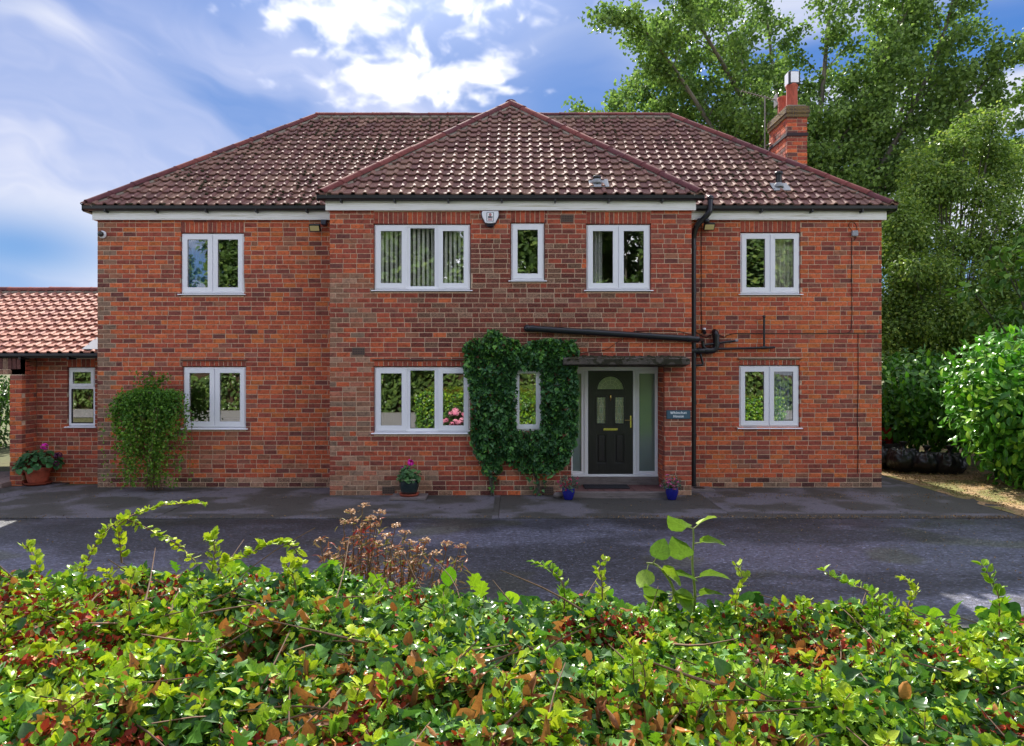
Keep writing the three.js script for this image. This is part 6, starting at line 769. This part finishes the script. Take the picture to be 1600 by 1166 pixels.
  // bare twigs lying through the leaves
  for (let i = 0; i < 620; i++) { const z = lerp(-2.7, -1.1, r()), x = (r() * 2 - 1) * (0.82 * -z + 0.1), L = 0.08 + 0.3 * r(), a = r() * 6.28, y = hedgeTop(x, z) - 0.03 + 0.03 * gauss(r), d = V(Math.cos(a), 0.12 + 0.35 * gauss(r), Math.sin(a)).multiplyScalar(L); twigs.push(stemTube([V(x, y, z), V(x, y, z).addScaledVector(d, 0.5).add(V(gauss(r) * 0.02, gauss(r) * 0.02, gauss(r) * 0.02)), V(x, y, z).add(d)], 0.0022 + 0.0055 * r() * r(), 0.0014, 5, 5)); }
  part('twigs', twigs, M.twig, hd, 'stuff');
  G.ivy.build('ivy_leaves', hd); G.ivy2.build('pointed_ivy_leaves', hd); G.ivy3.build('folded_ivy_leaves', hd); G.oval2.build('folded_privet_leaves', hd); G.curled.build('curled_dead_leaves', hd); G.haw.build('hawthorn_leaves', hd); G.oval.build('privet_leaves', hd); G.dead.build('dead_leaves', hd); G.red.build('red_leaves', hd);
  // tall shoots with broad round leaves
  const sap = (name, label, pts, leaves, seed) => { const q = RNG(seed), t = thing(name, label, 'plant', pts[0].clone()); part('stem', stemTube(pts, 0.0065, 0.003, 7, 16), std({ color: S(120, 130, 70), roughness: 0.7 }), t); for (const [at, tip, size, k, roll] of leaves) { const m = new THREE.Mesh(LEAF.round, tintLeaf(M.leafGloss, new THREE.Color().lerpColors(col(0.10, 0.22, 0.03), col(0.36, 0.52, 0.03), k))); m.name = 'leaf'; const pet = at.clone().addScaledVector(tip.clone().normalize(), 0.025); m.applyMatrix4(leafDir(pet, tip, roll, size * 0.88)); m.position.sub(BASE.get(t)); t.add(m); part('leaf_stalk', rod(at, pet, 0.0022, 0.0018, 5), std({ color: S(140, 150, 80), roughness: 0.7 }), t); } };
  const D = 2.5; sap('young_shoot', 'upright shoot with broad round leaves rising above the hedge top', [P(1082, 970, D), P(1086, 930, D), P(1082, 880, D), P(1084, 842, D), P(1083, 826, D)], [[P(1083, 826, D), V(-0.8, 0.25, 0.35), 0.10, 0.25, 0.2], [P(1084, 826, D), V(0.7, 0.45, -0.3), 0.085, 1, 1.2], [P(1083, 850, D), V(0.9, 0.25, 0.3), 0.10, 0.4, 2.2], [P(1082, 876, D), V(-0.75, 0.65, 0.3), 0.105, 0.2, 0.6], [P(1083, 904, D), V(0.95, 0.28, 0.2), 0.115, 0.3, 1.5], [P(1085, 934, D), V(0.7, 0.4, 0.4), 0.10, 0.35, 2.5], [P(1084, 938, D), V(-0.6, 0.2, 0.5), 0.09, 0.5, 0.9]], 81);
  sap('young_shoot', 'arching shoot with pale round leaves leaning over the hedge top', [P(1052, 950, D), P(1052, 920, D), P(1040, 898, D), P(1024, 882, D), P(1010, 880, D)], [[P(1014, 880, D), V(-0.3, -0.8, 0.3), 0.08, 0.7, 0.5], [P(1020, 881, D), V(0.35, 0.75, 0.2), 0.085, 0.1, 0.1], [P(1024, 884, D), V(0.8, -0.35, 0.4), 0.10, 0.95, 1.4], [P(1040, 900, D), V(0.85, 0.15, 0.3), 0.10, 0.15, 2.0], [P(1048, 916, D), V(0.6, -0.5, 0.5), 0.10, 0.3, 2.8], [P(1050, 926, D), V(-0.8, 0.15, 0.5), 0.12, 0.2, 0.3], [P(1052, 936, D), V(-0.6, -0.2, 0.6), 0.10, 1, 1.0], [P(1050, 932, D), V(-0.9, -0.1, 0.2), 0.09, 0.6, 1.9]], 82);
  // spent spiraea behind the hedge
  { const q = RNG(83), t = thing('spent_spiraea', 'dry reddish shrub with brown flower heads behind the hedge', 'shrub', V(-0.65, 0, -3.15)), leafB = new Batch(LEAF.lance, M.leafDry), flow = new Batch(LEAF.small, M.leafDry), stems = []; const heads = [[566, 791], [548, 801], [594, 801], [580, 810], [552, 815], [536, 818], [570, 822], [586, 822], [500, 845], [512, 868], [618, 823], [633, 832], [665, 846], [655, 858], [640, 850], [700, 850], [722, 855], [604, 838], [560, 840], [540, 850], [590, 850], [625, 866], [610, 858], [680, 866], [526, 872], [575, 868], [550, 880], [645, 878]];
    for (const [x, y] of heads) { const d = 3.15 + gauss(q) * 0.12, e = P(x, y, d), b = V(-0.62 + gauss(q) * 0.22, 0.2, -3.15 + gauss(q) * 0.1), m = b.clone().lerp(e, 0.55).add(V(gauss(q) * 0.06, 0.06, gauss(q) * 0.05)), c = new THREE.CatmullRomCurve3([b, m, e]); stems.push(stemTube([b, m, e], 0.005, 0.002, 5, 10)); for (let i = 0; i < 34; i++) { const o = c.getPoint(0.45 + 0.55 * q()), u = q(); leafB.add(leafDir(o.add(V(gauss(q) * 0.03, gauss(q) * 0.03, gauss(q) * 0.03)), V(gauss(q), 0.1 + gauss(q) * 0.5, gauss(q)), q() * 6.28, 0.028 + 0.022 * q()), u < 0.42 ? green(q, col(0.26, 0.09, 0.05), col(0.40, 0.16, 0.09)) : u < 0.75 ? green(q, col(0.20, 0.20, 0.05), col(0.38, 0.30, 0.10)) : green(q, col(0.30, 0.03, 0.03), col(0.40, 0.08, 0.05))); } for (let i = 0; i < 30; i++) { const a = q() * 6.28, w = Math.sqrt(q()) * 0.026; flow.add(leafMatrix(e.clone().add(V(Math.cos(a) * w, 0.012 * (1 - w / 0.034) + gauss(q) * 0.006, Math.sin(a) * w)), V(gauss(q), 1, gauss(q)), q() * 6.28, 0.010 + 0.008 * q()), green(q, col(0.36, 0.19, 0.09), col(0.58, 0.36, 0.20))); } }
    for (let k = 0; k < 46; k++) { const x = 500 + 225 * q(), y = 850 + 45 * q(), e = P(x, y, 3.15 + gauss(q) * 0.15), b = V(-0.62 + gauss(q) * 0.3, 0.3, -3.15), c = new THREE.CatmullRomCurve3([b, b.clone().lerp(e, 0.6).add(V(0, 0.05, 0)), e]); stems.push(stemTube([b, b.clone().lerp(e, 0.6).add(V(0, 0.05, 0)), e], 0.004, 0.0015, 4, 8)); for (let i = 0; i < 24; i++) { const o = c.getPoint(0.5 + 0.5 * q()), u = q(); leafB.add(leafDir(o.add(V(gauss(q) * 0.04, gauss(q) * 0.04, gauss(q) * 0.04)), V(gauss(q), gauss(q) * 0.6, gauss(q)), q() * 6.28, 0.028 + 0.02 * q()), u < 0.5 ? green(q, col(0.24, 0.08, 0.04), col(0.42, 0.18, 0.09)) : green(q, col(0.22, 0.15, 0.07), col(0.40, 0.28, 0.14))); } }
    part('stems', stems, M.twig, t); leafB.build('dry_leaves', t); flow.build('flower_clusters', t); }
  // pink hydrangea on the house side of the hedge, seen in the bay window
  { const q = RNG(84), c = V(-1.62, 0, -3.2), t = thing('hydrangea', 'round hydrangea with pink flower heads growing below the hedge top', 'shrub', c), b = new Batch(LEAF.oval, M.leafSoft); for (let i = 0; i < 900; i++) { const d = V(gauss(q), Math.abs(gauss(q)), -Math.abs(gauss(q)) * 0.9 + 0.2).normalize(), k = 0.6 + 0.4 * q(); b.add(leafDir(V(c.x + d.x * 0.5 * k, 0.35 + d.y * 0.65 * k, c.z + d.z * 0.38 * k), d.clone().add(V(gauss(q) * 0.4, 0, gauss(q) * 0.4)), q() * 6.28, 0.1), green(q, col(0.05, 0.13, 0.03), col(0.12, 0.26, 0.05))); } b.build('foliage', t); for (let h = 0; h < 26; h++) { const d = V(gauss(q), 0.2 + Math.abs(gauss(q)), -0.4 - Math.abs(gauss(q)) * 0.8).normalize(), o = V(c.x + d.x * 0.52, 0.35 + d.y * 0.66, c.z + d.z * 0.42), g = []; for (let i = 0; i < 40; i++) { const e = V(gauss(q), gauss(q), gauss(q)).normalize(); g.push(LEAF.round.clone().applyMatrix4(leafMatrix(o.clone().addScaledVector(e, 0.07), e, q() * 6.28, 0.04))); } part('flower_head', g, std({ color: h % 3 ? S(226, 150, 170) : S(214, 120, 150), roughness: 0.8, side: THREE.DoubleSide }), t); } part('stems', [0, 1, 2, 3, 4].map((i) => rod(V(c.x + 0.05 * i - 0.1, 0, c.z), V(c.x + 0.2 * i - 0.4, 0.5, c.z), 0.01)), M.twig, t); }
}
// ---------------------------------------------------------------- trees and hedge across the road, mirrored in the windows
{
  const spec = [[-22, 13, 12, 4.6], [-13.5, 14.5, 13, 4.8], [-5, 13, 12.5, 4.4], [3, 14, 13, 4.4], [11, 13.2, 13, 4.8], [19, 14.5, 13, 4.8], [7, 17.5, 15.5, 4.6], [15.5, 18, 16, 4.8], [-9, 18.5, 15, 4.6]]; const names = ['broad green tree by the gateway end of the road', 'tall dark tree across the road opposite the gateway', 'rounded tree across the road facing the bay', 'bushy tree across the road facing the front door', 'full crowned tree across the road facing the short wing', 'tall tree across the road beyond the short wing', 'high tree in the second row behind the front door trees', 'highest tree in the second row facing the short wing', 'high tree in the second row facing the long wing'];
  spec.forEach(([x, z, h, w], i) => { const r = RNG(9000 + i), cl = []; for (let k = 0; k < 16; k++) { const a = r() * 6.28, t = (k + r()) / 16; cl.push([x + Math.cos(a) * w * 0.62 * (0.3 + 0.7 * r()), 2.0 + (h - 3.4) * t, z + Math.sin(a) * w * 0.5, w * 0.42 * (0.8 + 0.4 * r()), w * 0.36, w * 0.4]); } leafyMass('roadside_tree', names[i], 'tree', V(x, 0, z), { seed: 9100 + i, clumps: cl, n: 15000, size: 0.28, leaf: LEAF.poplar, mat: M.leafFar, A: col(0.05, 0.11, 0.025), B: col(0.14, 0.25, 0.045), C: col(0.28, 0.38, 0.07), trunk: 0.13, group: 'trees across the road', out: 0.3 }); });
  const r = RNG(9200), b = new Batch(LEAF.ivy2, M.leafFar), hd = thing('roadside_hedge', 'rough green hedge along the far side of the road', 'hedge', V(0, 0, 10)); for (let i = 0; i < 9000; i++) { const x = -26 + 52 * r(), y = 2.0 * r() * (0.8 + 0.4 * noise(x, 3)), z = 9.7 + 0.5 * r(); b.add(leafMatrix(V(x, y, z), V(gauss(r), 0.5 + gauss(r) * 0.5, -1), r() * 6.28, 0.16 + 0.1 * r()), green(r, col(0.05, 0.11, 0.02), col(0.16, 0.26, 0.04))); } b.build('foliage', hd); const cb = new THREE.BoxGeometry(52, 1.7, 0.6, 80, 4, 1); const cp = cb.attributes.position; for (let i = 0; i < cp.count; i++) cp.setXYZ(i, cp.getX(i), cp.getY(i) + 0.75 + (cp.getY(i) > 0.5 ? 0.4 * noise(cp.getX(i), 5) : 0), cp.getZ(i) + 10.35); cb.computeVertexNormals(); part('added_dark_core', cb, M.darkCore, hd);  // same solid dark core added behind these leaves
}
// ---------------------------------------------------------------- fallen leaves on the drive
{
  const r = RNG(9300), o = new THREE.Group(); o.name = 'fallen_leaves'; o.userData = { kind: 'stuff', label: 'dry leaves scattered over the drive and paving', category: 'leaves' }; BASE.set(o, V(0, 0, 0)); const b = new Batch(LEAF.dead, M.leafDry); let n = 0; while (n < 6000) { const east = r() < 0.6, x = east ? lerp(1, 8.2, Math.pow(r(), 0.8)) : lerp(-11, 8, r()), lane = r(), z = lane < 0.32 ? -10.1 + gauss(r) * 0.12 : lane < 0.5 ? -11.75 + gauss(r) * 0.25 : lerp(-12.3, -4.5, r()); if (z < -11.8 && x < 3.2 && x > -3.2) continue; if (z < -12.5) continue; if (x > 0.95 && x < 2.7 && z < -11.5) continue; b.add(leafMatrix(V(x, 0.022, z), V(gauss(r) * 0.3, 1, gauss(r) * 0.3), r() * 6.28, 0.010 + 0.036 * r() * r() * r()), green(r, col(0.10, 0.06, 0.03), col(0.42, 0.27, 0.12), 0.5)); n++; }
  for (let i = 0; i < 2600; i++) { const x = lerp(7.7, 9.4, r()), z = lerp(-17, -9, r()); b.add(leafMatrix(V(x, 0.035 + Math.max(0, x - 8.2) * 0.06, z), V(gauss(r) * 0.4, 1, gauss(r) * 0.4), r() * 6.28, 0.02 + 0.04 * r() * r()), green(r, col(0.22, 0.14, 0.05), col(0.60, 0.46, 0.22), 0.4)); }
  const m = b.build('fallen_leaves', o); o.remove(m); m.userData = o.userData; scene.add(m);
}
// ---------------------------------------------------------------- shadows on, draw
scene.traverse((o) => { if (o.isMesh) { o.castShadow = true; o.receiveShadow = true; } });
renderer.render(scene, camera);
